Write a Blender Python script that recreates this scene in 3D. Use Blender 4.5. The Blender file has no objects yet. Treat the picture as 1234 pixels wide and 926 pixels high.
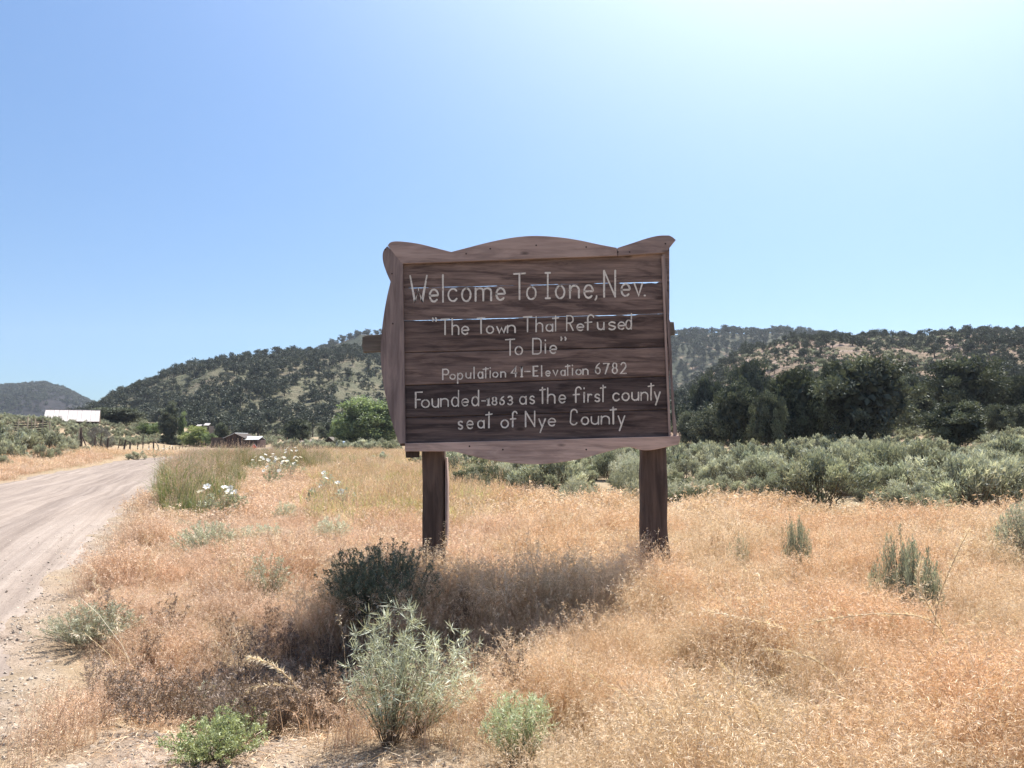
import bpy, math, random
import numpy as np
from mathutils import Vector, noise as mnoise

S = bpy.context.scene
COL = S.collection
rng = np.random.default_rng(7)
random.seed(7)
R = math.radians

# ------------------------------------------------------------------ camera
PITCH = R(4.0); FX = 960.0; CAMZ = 1.65
cam = bpy.data.cameras.new('camera'); cam_o = bpy.data.objects.new('camera', cam); COL.objects.link(cam_o)
cam.lens = 36 * FX / 1234.0; cam.sensor_width = 36; cam.clip_start = 0.05; cam.clip_end = 20000
cam_o.location = (0, 0, CAMZ); cam_o.rotation_euler = (R(90) + PITCH, 0, 0)
S.camera = cam_o

# ------------------------------------------------------------------ light
SUN_EL, SUN_AZ = R(58), R(30)          # azimuth from +Y towards +X
w = bpy.data.worlds.new('World'); S.world = w; w.use_nodes = True
nt = w.node_tree; bg = nt.nodes['Background']
sky = nt.nodes.new('ShaderNodeTexSky'); sky.sky_type = 'NISHITA'; sky.sun_disc = False
sky.sun_elevation = SUN_EL; sky.sun_rotation = SUN_AZ; sky.altitude = 2000
sky.air_density = 1.0; sky.dust_density = 3.2; sky.ozone_density = 2.5
# clear dry air: deeper towards the zenith, whitish aureole round the sun
tcw = nt.nodes.new('ShaderNodeTexCoord'); nrm_ = nt.nodes.new('ShaderNodeVectorMath'); nrm_.operation = 'NORMALIZE'
nt.links.new(tcw.outputs['Generated'], nrm_.inputs[0])
dot_ = nt.nodes.new('ShaderNodeVectorMath'); dot_.operation = 'DOT_PRODUCT'; nt.links.new(nrm_.outputs[0], dot_.inputs[0])
dot_.inputs[1].default_value = (math.sin(SUN_AZ) * math.cos(SUN_EL), math.cos(SUN_AZ) * math.cos(SUN_EL), math.sin(SUN_EL))
def wm(op, a, b):
    n = nt.nodes.new('ShaderNodeMath'); n.operation = op
    for i, v in ((0, a), (1, b)):
        if isinstance(v, (int, float)): n.inputs[i].default_value = v
        else: nt.links.new(v, n.inputs[i])
    return n.outputs[0]
aur = wm('MULTIPLY', wm('POWER', wm('MAXIMUM', dot_.outputs['Value'], 0.0), 9.0), 8.5)
sep = nt.nodes.new('ShaderNodeSeparateXYZ'); nt.links.new(nrm_.outputs[0], sep.inputs[0])
el_ = nt.nodes.new('ShaderNodeMapRange'); nt.links.new(sep.outputs[2], el_.inputs[0])
for i, v in ((1, 0.0), (2, .55), (3, .74), (4, 1.28)): el_.inputs[i].default_value = v
def vmul(a, b, op='MULTIPLY'):
    n = nt.nodes.new('ShaderNodeVectorMath'); n.operation = op
    for i, v in ((0, a), (1, b)):
        if isinstance(v, tuple): n.inputs[i].default_value = v
        else: nt.links.new(v, n.inputs[i])
    return n.outputs[0]
base_ = vmul(vmul(sky.outputs[0], (.60, .77, .86)), el_.outputs[0])
cmb = nt.nodes.new('ShaderNodeCombineXYZ'); [nt.links.new(aur, cmb.inputs[i]) for i in range(3)]
nt.links.new(vmul(base_, vmul(cmb.outputs[0], (1.12, 1.0, .90)), 'ADD'), bg.inputs[0]); bg.inputs[1].default_value = 0.084
sun = bpy.data.lights.new('sun', 'SUN'); sun.energy = 4.6; sun.angle = R(0.53); sun.color = (1.0, 0.95, 0.87)
sun_o = bpy.data.objects.new('sun', sun); COL.objects.link(sun_o)
sd = Vector((math.sin(SUN_AZ) * math.cos(SUN_EL), math.cos(SUN_AZ) * math.cos(SUN_EL), math.sin(SUN_EL)))
sun_o.rotation_euler = sd.to_track_quat('Z', 'Y').to_euler()
S.view_settings.view_transform = 'Standard'; S.view_settings.look = 'None'
S.view_settings.exposure = 1.2; S.view_settings.gamma = 1.0
S.cycles.max_bounces = 6; S.cycles.diffuse_bounces = 3; S.cycles.transmission_bounces = 4
S.cycles.volume_bounces = 0

# ------------------------------------------------------------------ measuring helpers
def pt(px, py, Y):
    """the point at depth Y seen at photo pixel (px,py)"""
    xc = (px - 617) / FX; zc = (463 - py) / FX
    dy = math.cos(PITCH) - zc * math.sin(PITCH); dz = math.sin(PITCH) + zc * math.cos(PITCH)
    k = Y / dy
    return Vector((xc * k, Y, CAMZ + dz * k))
def sm(a, b, v):
    t = np.clip((v - a) / (b - a), 0, 1); return t * t * (3 - 2 * t)

# vectorised value noise
_perm = np.random.default_rng(3).random((256, 256))
def vnoise(x, y):
    x = np.asarray(x, float); y = np.asarray(y, float)
    xi = np.floor(x).astype(int); yi = np.floor(y).astype(int)
    u = x - xi; v = y - yi; u = u * u * (3 - 2 * u); v = v * v * (3 - 2 * v)
    g = lambda a, b: _perm[a & 255, b & 255]
    return ((g(xi, yi) * (1 - u) + g(xi + 1, yi) * u) * (1 - v) + (g(xi, yi + 1) * (1 - u) + g(xi + 1, yi + 1) * u) * v) * 2 - 1
def fbm(x, y, o=4):
    s = 0; a = 1.0; f = 1.0
    for k in range(o):
        s = s + a * vnoise(x * f + 17.3 * k, y * f - 9.1 * k); a *= .5; f *= 2.03
    return s

# ------------------------------------------------------------------ terrain heights
RY = np.array([-60, 0, 5.5, 9.9, 19.8, 31.7, 45, 53, 60, 68, 80, 99, 120, 150, 200, 400])
RX = np.array([14, -4.4, -6.6, -8.6, -12.7, -17.0, -21.8, -24.3, -26.2, -27.8, -30.0, -33.6, -38.5, -44, -52, -90])
def roadx(y): return np.interp(y, RY, RX)
def roadw(y): return 2.95 + 0 * y
def road_in(x, y):
    """signed distance to the road edge, positive inside"""
    wob = 0.22 * vnoise(x * .9 + 5, y * .7) + 0.10 * vnoise(x * 3.1, y * 2.7)
    return roadw(y) - np.abs(x - roadx(y)) * 0.93 + wob
def bare(x, y):
    """bare stony ground, 0..1: patch at the lower left, strip along the road"""
    n = 0.35 * fbm(x * 1.6 + 4, y * 1.6, 3)
    a = 2.0 * np.exp(-(((x + 1.78) / .50) ** 2 + ((y - 4.65) / 1.0) ** 2))
    b = np.exp(-(((x + .75) / .9) ** 2 + ((y - 3.95) / .42) ** 2)) * .95
    c = sm(-.50, 0.1, road_in(x, y)) * .75
    e = np.exp(-(((x + 8.6) / 1.6) ** 2 + ((y - 17.8) / 1.8) ** 2)) * .6
    return np.clip(np.maximum.reduce([a, b, c, e]) * (1 + n) + n * .25, 0, 1)
def H0(x, y):
    x = np.asarray(x, float); y = np.asarray(y, float)
    z = 0.05 * fbm(x * .35, y * .35, 3) * sm(2, 6, np.hypot(x, y))
    dlf = (-43 - 0.30 * (y - 80)) - x
    z = z + 4.6 * sm(-1, 22, dlf) * sm(66, 120, y)
    z = z + 1.15 * np.exp(-(((x + 38) / 5.0) ** 2 + ((y - 54) / 12) ** 2) / 2)
    z = z + 3.0 * sm(4, 70, x) * sm(15, 85, y)
    z = z + 0.16 * np.exp(-(((x - 1.9) / 1.5) ** 2 + ((y - 5.2) / 1.1) ** 2))
    z = z - 0.52 * np.exp(-(((x + 1.6) / 1.45) ** 2 + ((y - 6.15) / 1.05) ** 2))
    r = np.hypot(x, y)
    z = z + 3.0 * sm(140, 320, r) - 10 * sm(2000, 6000, r)
    return z
def Hroad(x, y):
    # the road cuts level across, slightly crowned
    c = H0(roadx(y), y); u = np.clip(np.abs(x - roadx(y)) / 3.2, 0, 1)
    ruts = -0.030 * np.exp(-((np.abs(x - roadx(y)) - 0.95) / .28) ** 2) + .02 * np.exp(-((np.abs(x - roadx(y)) - 2.5) / .25) ** 2)
    return c * .7 + H0(x, y) * .3 + 0.05 * (1 - u * u) - 0.04 + ruts + .006 * vnoise(x * 4, y * 1.2)
def H(x, y):
    x = np.asarray(x, float); y = np.asarray(y, float)
    k = sm(-0.9, 0.0, road_in(x, y))
    z = H0(x, y) * (1 - k) + Hroad(x, y) * k
    b = bare(x, y) * sm(16, 9, np.hypot(x, y))
    z = z + b * 0.022 * fbm(x * 7, y * 7, 3)
    return z
def Hs(x, y): return float(H(np.array([x]), np.array([y]))[0])

# ------------------------------------------------------------------ object helpers
def tag(o, label=None, cat=None, group=None, kind=None):
    if label: o['label'] = label
    if cat: o['category'] = cat
    if group: o['group'] = group
    if kind: o['kind'] = kind
    return o
def empty(name, loc=(0, 0, 0), rz=0):
    o = bpy.data.objects.new(name, None); COL.objects.link(o); o.location = loc; o.rotation_euler = (0, 0, rz)
    o.empty_display_size = .1
    return o
def link(name, me, mat=None, parent=None):
    o = bpy.data.objects.new(name, me); COL.objects.link(o)
    if mat is not None:
        for m_ in (mat if isinstance(mat, (list, tuple)) else [mat]): me.materials.append(m_)
    if parent: o.parent = parent
    return o
def mesh_tris(name, V, F, tone=None, mi=None, smooth=False):
    """V (n,3), F (m,3)"""
    me = bpy.data.meshes.new(name)
    V = np.ascontiguousarray(V, np.float32); F = np.ascontiguousarray(F, np.int32)
    me.vertices.add(len(V)); me.vertices.foreach_set('co', V.ravel())
    k = F.shape[1]
    me.loops.add(F.size); me.loops.foreach_set('vertex_index', F.ravel())
    me.polygons.add(len(F)); me.polygons.foreach_set('loop_start', np.arange(0, F.size, k, dtype=np.int32))
    me.polygons.foreach_set('loop_total', np.full(len(F), k, np.int32))
    if mi is not None: me.polygons.foreach_set('material_index', np.ascontiguousarray(mi, np.int32))
    if smooth: me.polygons.foreach_set('use_smooth', np.ones(len(F), bool))
    if tone is not None:
        a = me.attributes.new('tone', 'FLOAT', 'POINT'); a.data.foreach_set('value', np.ascontiguousarray(tone, np.float32))
    me.update(); me.validate()
    return me
class MB:
    """collects pieces, vertices + polygons"""
    def __init__(s): s.v = []; s.f = []
    def add(s, vs, fs):
        o = len(s.v); s.v += [tuple(v) for v in vs]; s.f += [tuple(i + o for i in f) for f in fs]; return s
    def box(s, c, d, rz=0, rx=0, ry=0):
        from mathutils import Euler
        e = Euler((rx, ry, rz)).to_matrix(); c = Vector(c)
        vs = [c + e @ Vector((sx * d[0] / 2, sy * d[1] / 2, sz * d[2] / 2)) for sx in (-1, 1) for sy in (-1, 1) for sz in (-1, 1)]
        return s.add(vs, [(0, 1, 3, 2), (4, 6, 7, 5), (0, 4, 5, 1), (2, 3, 7, 6), (0, 2, 6, 4), (1, 5, 7, 3)])
    def tube(s, path, radii, n=8, cap=True, jit=0.0, sq=None):
        path = [Vector(p) for p in path]; ring = []; up = Vector((0, 0, 1))
        vs = []; fs = []
        for i, p in enumerate(path):
            d = (path[min(i + 1, len(path) - 1)] - path[max(i - 1, 0)]).normalized()
            a = d.cross(Vector((0, 1, 0)) if abs(d.y) < .9 else Vector((1, 0, 0))).normalized(); b = d.cross(a).normalized()
            for k in range(n):
                t = 2 * math.pi * (k + .5) / n; rr = radii[i] * (1 + jit * (random.random() - .5))
                if sq: rr *= 1 / max(abs(math.cos(t)), abs(math.sin(t))) * (1 - .08 * (abs(math.sin(2 * t)) ** 8))
                vs.append(p + a * math.cos(t) * rr + b * math.sin(t) * rr)
        for i in range(len(path) - 1):
            for k in range(n):
                k2 = (k + 1) % n; fs.append((i * n + k, i * n + k2, (i + 1) * n + k2, (i + 1) * n + k))
        if cap: fs += [tuple(range(n - 1, -1, -1)), tuple((len(path) - 1) * n + k for k in range(n))]
        return s.add(vs, fs)
    def build(s, name, mat, parent=None, smooth=False):
        me = bpy.data.meshes.new(name); me.from_pydata(s.v, [], s.f)
        import bmesh
        bm = bmesh.new(); bm.from_mesh(me); bmesh.ops.recalc_face_normals(bm, faces=bm.faces); bm.to_mesh(me); bm.free()
        if smooth: me.polygons.foreach_set('use_smooth', [True] * len(me.polygons))
        return link(name, me, mat, parent)

# ------------------------------------------------------------------ materials
class NB:
    """tiny node builder"""
    def __init__(s, name):
        s.m = bpy.data.materials.new(name); s.m.use_nodes = True; s.t = s.m.node_tree; s.t.nodes.clear()
        s.out = s.n('ShaderNodeOutputMaterial')
    def n(s, ty, ins=None, **kw):
        nd = s.t.nodes.new(ty)
        for k, v in kw.items(): setattr(nd, k, v)
        for k, v in (ins or {}).items():
            if isinstance(v, bpy.types.NodeSocket): s.t.links.new(v, nd.inputs[k])
            else: nd.inputs[k].default_value = v
        return nd
    def pos(s): return s.n('ShaderNodeNewGeometry').outputs['Position']
    def objc(s): return s.n('ShaderNodeTexCoord').outputs['Object']
    def map(s, v, sc=(1, 1, 1), loc=(0, 0, 0)): return s.n('ShaderNodeMapping', {'Vector': v, 'Scale': sc, 'Location': loc}).outputs[0]
    def noise(s, v, sc=5, det=4, rough=.6, dist=0): return s.n('ShaderNodeTexNoise', {'Vector': v, 'Scale': sc, 'Detail': det, 'Roughness': rough, 'Distortion': dist}).outputs[0]
    def ramp(s, f, stops):
        r = s.n('ShaderNodeValToRGB', {'Fac': f}); e = r.color_ramp.elements
        while len(e) < len(stops): e.new(.5)
        for i, (p, c) in enumerate(stops):
            e[i].position = p; e[i].color = (*c, 1) if not isinstance(c, (int, float)) else (c, c, c, 1)
        return r.outputs[0]
    def mix(s, f, a, b, bt='MIX'):
        m = s.n('ShaderNodeMix', data_type='RGBA', blend_type=bt)
        for i, v in ((0, f), (6, a), (7, b)):
            if isinstance(v, bpy.types.NodeSocket): s.t.links.new(v, m.inputs[i])
            else: m.inputs[i].default_value = (*v, 1) if isinstance(v, tuple) and len(v) == 3 else v
        return m.outputs[2]
    def math(s, op, a, b=0.0):
        m = s.n('ShaderNodeMath', operation=op)
        for i, v in ((0, a), (1, b)):
            if isinstance(v, bpy.types.NodeSocket): s.t.links.new(v, m.inputs[i])
            else: m.inputs[i].default_value = v
        return m.outputs[0]
    def bump(s, h, st=.4, d=.02): return s.n('ShaderNodeBump', {'Height': h, 'Strength': st, 'Distance': d}).outputs[0]
    def bsdf(s, col, rough=.9, nrm=None, spec=.2, metal=0):
        ins = {'Base Color': col if isinstance(col, bpy.types.NodeSocket) else (*col, 1), 'Roughness': rough, 'Metallic': metal, 'Specular IOR Level': spec}
        if nrm is not None: ins['Normal'] = nrm
        b = s.n('ShaderNodeBsdfPrincipled', ins); s.t.links.new(b.outputs[0], s.out.inputs[0]); return s.m
    def leaf(s, col, trans=.35, tint=(1.1, 1.05, .8), rough=.6, gloss=.05):
        d = s.n('ShaderNodeBsdfDiffuse', {'Color': col}).outputs[0]
        t = s.n('ShaderNodeBsdfTranslucent', {'Color': s.mix(1.0, col, tint, 'MULTIPLY')}).outputs[0]
        m1 = s.n('ShaderNodeMixShader', {0: trans, 1: d, 2: t}).outputs[0]
        g = s.n('ShaderNodeBsdfGlossy', {'Color': (1, 1, 1, 1), 'Roughness': rough}).outputs[0]
        m2 = s.n('ShaderNodeMixShader', {0: gloss, 1: m1, 2: g}).outputs[0]
        s.t.links.new(m2, s.out.inputs[0]); return s.m
def attr(nb, name): return nb.n('ShaderNodeAttribute', attribute_name=name).outputs['Fac']

def leafmat(name, dark, light, trans=.35, gloss=.05, patch=None, psc=.25, tint=(1.1, 1.05, .8)):
    """foliage colour: from leaf to leaf (tone), from plant to plant (random), from place to place (noise)"""
    nb = NB(name); tn = attr(nb, 'tone'); rnd = nb.n('ShaderNodeObjectInfo').outputs['Random']
    c = nb.mix(tn, dark, light)
    hsv = nb.n('ShaderNodeHueSaturation', {'Color': c, 'Hue': nb.math('MULTIPLY_ADD', rnd, .03) if False else .5,
               'Value': nb.math('ADD', nb.math('MULTIPLY', rnd, .45), .78), 'Saturation': nb.math('ADD', nb.math('MULTIPLY', rnd, -.25), 1.0)})
    c = hsv.outputs[0]
    if patch:
        f = nb.ramp(nb.noise(nb.pos(), psc, 3, .6, .4), [(.42, 0.0), (.60, 1.0)])
        c = nb.mix(f, c, nb.mix(1.0, c, patch, 'MULTIPLY'))
    return nb.leaf(c, trans, tint, gloss=gloss)

M = {}
# dry cheatgrass: straw to pinkish brown
M['cheat'] = leafmat('dry_grass', (.40, .26, .125), (.91, .725, .46), .34, .06, (1.0, .89, .82), .55, (1.05, .97, .88))
M['cheat_red'] = leafmat('red_dry_grass', (.39, .25, .15), (.89, .69, .48), .34, .05, (.97, .90, .84), .7, (1.05, .95, .88))
M['gold'] = leafmat('golden_grass', (.40, .31, .14), (.72, .59, .34), .42, .05, (.75, .95, .6), .35)
M['green_grass'] = leafmat('green_grass', (.10, .15, .035), (.26, .31, .10), .40, .05, (1.2, .95, .9), .3)
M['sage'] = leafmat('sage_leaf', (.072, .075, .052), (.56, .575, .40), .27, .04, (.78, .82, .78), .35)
M['sage_pale'] = leafmat('pale_sage_leaf', (.25, .265, .17), (.58, .58, .42), .25, .05)
M['sage_dark'] = leafmat('dark_shrub_leaf', (.07, .08, .045), (.20, .22, .13), .25, .04)
M['rabbit'] = leafmat('rabbitbrush_leaf', (.21, .245, .12), (.66, .70, .50), .30, .08)
M['brown'] = leafmat('brown_dry_weed', (.09, .062, .048), (.30, .21, .15), .25, .03)  # dry brown, darkened further to deepen the sign's shadow
M['green_weed'] = leafmat('green_weed_leaf', (.15, .20, .07), (.40, .46, .20), .35, .05)
M['pale_green'] = leafmat('pale_green_leaf', (.19, .24, .10), (.54, .62, .36), .30, .05)
M['pinyon'] = leafmat('pinyon_needle', (.026, .036, .022), (.095, .112, .062), .15, .03)
M['juniper'] = leafmat('juniper_scale', (.040, .052, .032), (.15, .175, .095), .2, .03)
M['cotton'] = leafmat('cottonwood_leaf', (.06, .10, .025), (.24, .33, .10), .35, .04)
M['lime'] = leafmat('willow_leaf', (.14, .19, .04), (.42, .47, .13), .35, .04)
M['twig_grey'] = leafmat('grey_twig', (.10, .09, .08), (.24, .22, .20), .05, .02)
M['straw'] = leafmat('pale_dry_stalk', (.50, .36, .22), (.88, .74, .52), .35, .05)
M['petal'] = leafmat('white_petal', (.80, .80, .76), (.88, .88, .84), .30, .03)

nb = NB('bark'); p = nb.objc(); f = nb.noise(nb.map(p, (6, 6, 1.2)), 3, 5)
M['bark'] = nb.bsdf(nb.ramp(f, [(.3, (.06, .045, .035)), (.7, (.17, .13, .10))]), .95, nb.bump(f, .6, .03))
nb = NB('stem_bark'); M['stem'] = nb.bsdf((.17, .13, .09), .9)

def woodmat(name, dark, mid, light, axis='x', stain=.6, sc=1.0):
    """weathered board: long grain, knots, dark water stains, pale dusty streaks"""
    nb = NB(name); p = nb.objc(); oi = nb.n('ShaderNodeObjectInfo').outputs['Random']
    off = nb.n('ShaderNodeCombineXYZ', {0: nb.math('MULTIPLY', oi, 37.0), 1: 0.0, 2: nb.math('MULTIPLY', oi, 91.0)}).outputs[0]
    q = nb.n('ShaderNodeVectorMath', {0: p, 1: off}, operation='ADD').outputs[0]
    g = {'x': (.7, 10, 13), 'z': (13, 10, .7)}[axis]
    g2 = {'x': (.8, 4, 6), 'z': (6, 4, .8)}[axis]
    grain = nb.noise(nb.map(q, tuple(a * sc for a in g)), 2.0, 7, .65, .18)
    broad = nb.noise(nb.map(q, g2), 1.6, 4, .6, .8)
    fine = nb.noise(nb.map(q, tuple(a * 4 * sc for a in g)), 3.0, 3, .7)
    c = nb.ramp(grain, [(.22, dark), (.50, mid), (.80, light)])
    c = nb.mix(nb.ramp(broad, [(.42, stain), (.56, 0.0)]), c, nb.mix(1.0, c, (.42, .41, .43), 'MULTIPLY'))
    dust = nb.noise(nb.map(q, tuple(a * 1.3 for a in g2), (7, 3, 5)), 1.9, 4, .65, 1.2)
    c = nb.mix(nb.ramp(dust, [(.52, 0.0), (.70, .55)]), c, nb.mix(.5, light, mid))
    c = nb.mix(nb.ramp(fine, [(.55, 0.0), (.85, .35)]), c, light)
    # knots
    vo = nb.n('ShaderNodeTexVoronoi', {'Vector': nb.map(q, {'x': (1.3, 1, 3.4), 'z': (3.4, 1, 1.3)}[axis]), 'Scale': 1.5})
    kn = nb.ramp(vo.outputs['Distance'], [(.05, 1.0), (.13, 0.0)])
    c = nb.mix(nb.math('MULTIPLY', kn, .75), c, (.035, .026, .024))
    # plank to plank
    c = nb.mix(1.0, c, nb.n('ShaderNodeCombineColor', {0: nb.math('ADD', nb.math('MULTIPLY', oi, .75), .62), 1: nb.math('ADD', nb.math('MULTIPLY', oi, .70), .64), 2: nb.math('ADD', nb.math('MULTIPLY', oi, .62), .68)}).outputs[0], 'MULTIPLY')
    shd = nb.n('ShaderNodeAttribute', attribute_name='weathering', attribute_type='OBJECT').outputs['Fac']
    c = nb.mix(shd, c, nb.mix(1.0, c, (.36, .35, .36), 'MULTIPLY'))
    hgt = nb.math('ADD', grain, nb.math('MULTIPLY', fine, .5))
    return nb.bsdf(c, .82, nb.bump(hgt, .55, .006), .25)
M['plank'] = woodmat('stained_plank', (.085, .064, .060), (.175, .125, .108), (.36, .26, .21), 'x', .9)
M['trim'] = woodmat('trim_board', (.24, .175, .15), (.45, .33, .28), (.56, .43, .36), 'x', .5)
M['trim_v'] = woodmat('trim_board_upright', (.19, .14, .125), (.36, .27, .235), (.46, .355, .305), 'z', .5)
M['post'] = woodmat('sign_post_wood', (.055, .040, .034), (.105, .073, .058), (.18, .125, .095), 'z', .6, .7)
M['grey_wood'] = woodmat('grey_beam_wood', (.06, .05, .042), (.13, .11, .09), (.22, .19, .155), 'x', .4)
M['fence_wood'] = woodmat('old_fence_wood', (.035, .027, .022), (.08, .06, .05), (.15, .12, .10), 'z', .4)
M['pale_pole'] = woodmat('bleached_pole_wood', (.30, .25, .18), (.45, .38, .28), (.6, .52, .4), 'z', .2)
M['red_wall'] = woodmat('cabin_board', (.045, .030, .026), (.080, .050, .043), (.12, .080, .066), 'z', .5, .3)

nb = NB('letter_paint'); p = nb.pos()
f = nb.noise(p, 38, 4, .7); f2 = nb.noise(p, 7, 3)
M['letter'] = nb.bsdf(nb.mix(nb.ramp(f, [(.33, .8), (.45, 0.0)]), nb.ramp(f2, [(.3, (.60, .56, .49)), (.7, (.78, .73, .65))]), (.26, .19, .17)), .8, nb.bump(f, .3, .002))

def metal(name, col, rough=.45, rs=9):
    nb = NB(name); p = nb.objc()
    wv = nb.n('ShaderNodeTexWave', {'Vector': p, 'Scale': rs, 'Distortion': 0.0}, wave_type='BANDS', bands_direction='X').outputs['Fac']
    st = nb.noise(nb.map(p, (.6, 2, 2)), 1.2, 5, .7)
    c = nb.mix(nb.ramp(st, [(.45, 0.0), (.75, .35)]), col, tuple(a * .6 for a in col))
    rn = nb.n('ShaderNodeObjectInfo').outputs['Random']; v_ = nb.math('ADD', nb.math('MULTIPLY', rn, .22), .80)
    c = nb.mix(1.0, c, nb.n('ShaderNodeCombineColor', {0: v_, 1: v_, 2: v_}).outputs[0], 'MULTIPLY')
    return nb.bsdf(c, rough, nb.bump(wv, .6, .03), .5)
M['white_roof'] = metal('white_metal_roof', (.47, .42, .40), .5, 3.0)
M['tin_roof'] = metal('tin_roof', (.62, .62, .60), .35, 3.0)
nb = NB('pale_door'); M['pale_door'] = nb.bsdf(nb.ramp(nb.noise(nb.objc(), 3), [(.3, (.38, .44, .50)), (.7, (.55, .60, .64))]), .6)
nb = NB('dark_glass'); M['glass'] = nb.bsdf((.02, .025, .03), .12, None, .6)
nb = NB('orange_sign_paint'); M['orange'] = nb.bsdf(nb.ramp(nb.noise(nb.objc(), 4), [(.3, (.78, .075, .03)), (.7, (.88, .12, .05))]), .35, None, .5)
nb = NB('sign_edge_white'); M['white'] = nb.bsdf(nb.ramp(nb.noise(nb.objc(), 6), [(.3, (.70, .70, .68)), (.7, (.82, .82, .80))]), .5)
nb = NB('pale_blue_paint'); f = nb.noise(nb.objc(), 3, 5); M['blue_tank'] = nb.bsdf(nb.ramp(f, [(.35, (.34, .44, .52)), (.7, (.55, .62, .68))]), .4, None, .5)

# ground: dusty tan soil, litter, pebbles, darker crust
nb = NB('ground_soil'); p = nb.pos()
big = nb.noise(p, .22, 4, .6, .5); mid = nb.noise(p, 3.0, 5, .65, .3); fin = nb.noise(p, 42, 5, .7)
c = nb.ramp(mid, [(.30, (.20, .150, .115)), (.52, (.31, .245, .195)), (.74, (.41, .335, .275))])
far = nb.ramp(big, [(.38, (.36, .255, .155)), (.62, (.29, .24, .13))])
ba = attr(nb, 'bare')
c = nb.mix(ba, nb.mix(.65, c, far), c)
vo = nb.n('ShaderNodeTexVoronoi', {'Vector': p, 'Scale': 34.0, 'Randomness': 1.0})
peb = nb.ramp(vo.outputs['Distance'], [(.16, 1.0), (.34, 0.0)])
peb = nb.math('MULTIPLY', peb, nb.ramp(nb.noise(p, 9, 3), [(.45, 0.0), (.6, 1.0)]))
pc = nb.mix(vo.outputs['Color'], (.24, .185, .145), (.60, .51, .41))
c = nb.mix(nb.math('MULTIPLY', peb, .8), c, pc)
c = nb.mix(nb.ramp(fin, [(.35, .55), (.55, 0.0)]), c, nb.mix(1.0, c, (.45, .42, .42), 'MULTIPLY'))
h = nb.math('ADD', nb.math('MULTIPLY', fin, .7), nb.math('ADD', mid, nb.math('MULTIPLY', peb, .6)))
M['ground'] = nb.bsdf(c, .95, nb.bump(h, .8, .03), .1)
# road: pale graded dirt with wheel tracks running along it ('across' attribute = metres from the middle)
nb = NB('dirt_road'); p = nb.pos(); ac = attr(nb, 'across'); al = attr(nb, 'along')
v = nb.n('ShaderNodeCombineXYZ', {0: nb.math('MULTIPLY', ac, 4.2), 1: nb.math('MULTIPLY', al, .10), 2: 0.0}).outputs[0]
tr = nb.noise(v, 1.0, 5, .62, .25)
v2 = nb.n('ShaderNodeCombineXYZ', {0: nb.math('MULTIPLY', ac, 1.3), 1: nb.math('MULTIPLY', al, .04), 2: 3.0}).outputs[0]
tr2 = nb.noise(v2, 1.0, 3, .5, .3)
fin = nb.noise(p, 26, 6, .72); mid = nb.noise(p, 1.7, 5, .62)
c = nb.ramp(tr, [(.30, (.205, .165, .14)), (.50, (.28, .23, .195)), (.68, (.34, .285, .245))])
c = nb.mix(nb.ramp(tr2, [(.42, .7), (.58, 0.0)]), c, nb.mix(1.0, c, (.80, .79, .80), 'MULTIPLY'))
vo = nb.n('ShaderNodeTexVoronoi', {'Vector': p, 'Scale': 22.0})
peb = nb.math('MULTIPLY', nb.ramp(vo.outputs['Distance'], [(.14, 1.0), (.26, 0.0)]), nb.ramp(nb.noise(p, 2.3, 4), [(.46, 0.0), (.62, 1.0)]))
c = nb.mix(nb.math('MULTIPLY', peb, .75), c, nb.mix(vo.outputs['Color'], (.20, .16, .14), (.50, .44, .38)))
c = nb.mix(nb.ramp(mid, [(.35, .35), (.5, 0.0)]), c, (.21, .17, .145))
c = nb.mix(nb.ramp(fin, [(.36, .45), (.52, 0.0)]), c, nb.mix(1.0, c, (.55, .53, .52), 'MULTIPLY'))
h = nb.math('ADD', nb.math('MULTIPLY', fin, .5), nb.math('ADD', nb.math('MULTIPLY', tr, 1.4), nb.math('MULTIPLY', peb, .5)))
M['road'] = nb.bsdf(c, .95, nb.bump(h, .7, .03), .1)
# stones
nb = NB('stone'); p = nb.objc(); f = nb.noise(p, 9, 5); r_ = nb.n('ShaderNodeObjectInfo').outputs['Random']
M['stone'] = nb.bsdf(nb.mix(r_, nb.ramp(f, [(.3, (.22, .17, .135)), (.7, (.40, .33, .26))]), nb.ramp(f, [(.3, (.42, .35, .27)), (.7, (.62, .55, .46))])), .9, nb.bump(f, .5, .01))

def hillmat(name, soil, scrub, rock, rock_lo=.55, rock_hi=.66, sc=.02):
    nb = NB(name); p = nb.pos()
    a = nb.noise(p, sc, 6, .62, .4); b = nb.noise(p, sc * 9, 5, .7); c3 = nb.noise(p, sc * 40, 4, .7)
    c = nb.mix(nb.ramp(a, [(.40, 0.0), (.60, 1.0)]), soil, scrub)
    c = nb.mix(nb.ramp(b, [(.42, .8), (.55, 0.0)]), c, nb.mix(1.0, scrub, (.6, .62, .6), 'MULTIPLY'))
    rk = nb.ramp(nb.noise(nb.map(p, (1, 1, 2.4)), sc * 2.6, 6, .7, .6), [(rock_lo, 0.0), (rock_hi, 1.0)])
    c = nb.mix(rk, c, nb.mix(nb.ramp(b, [(.4, 0.0), (.6, 1.0)]), rock, tuple(x * .6 for x in rock)))
    c = nb.mix(nb.ramp(c3, [(.38, .6), (.52, 0.0)]), c, nb.mix(1.0, c, (.42, .42, .42), 'MULTIPLY'))
    return nb.bsdf(c, .95, nb.bump(nb.math('ADD', b, nb.math('MULTIPLY', c3, .5)), .8, 2.0), .05)
M['hill_main'] = hillmat('hill_main_soil', (.195, .165, .115), (.13, .13, .085), (.34, .27, .21), .60, .70)
M['hill_tan'] = hillmat('hill_tan_soil', (.33, .235, .18), (.24, .19, .13), (.40, .305, .255), .50, .62, .03)
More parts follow.
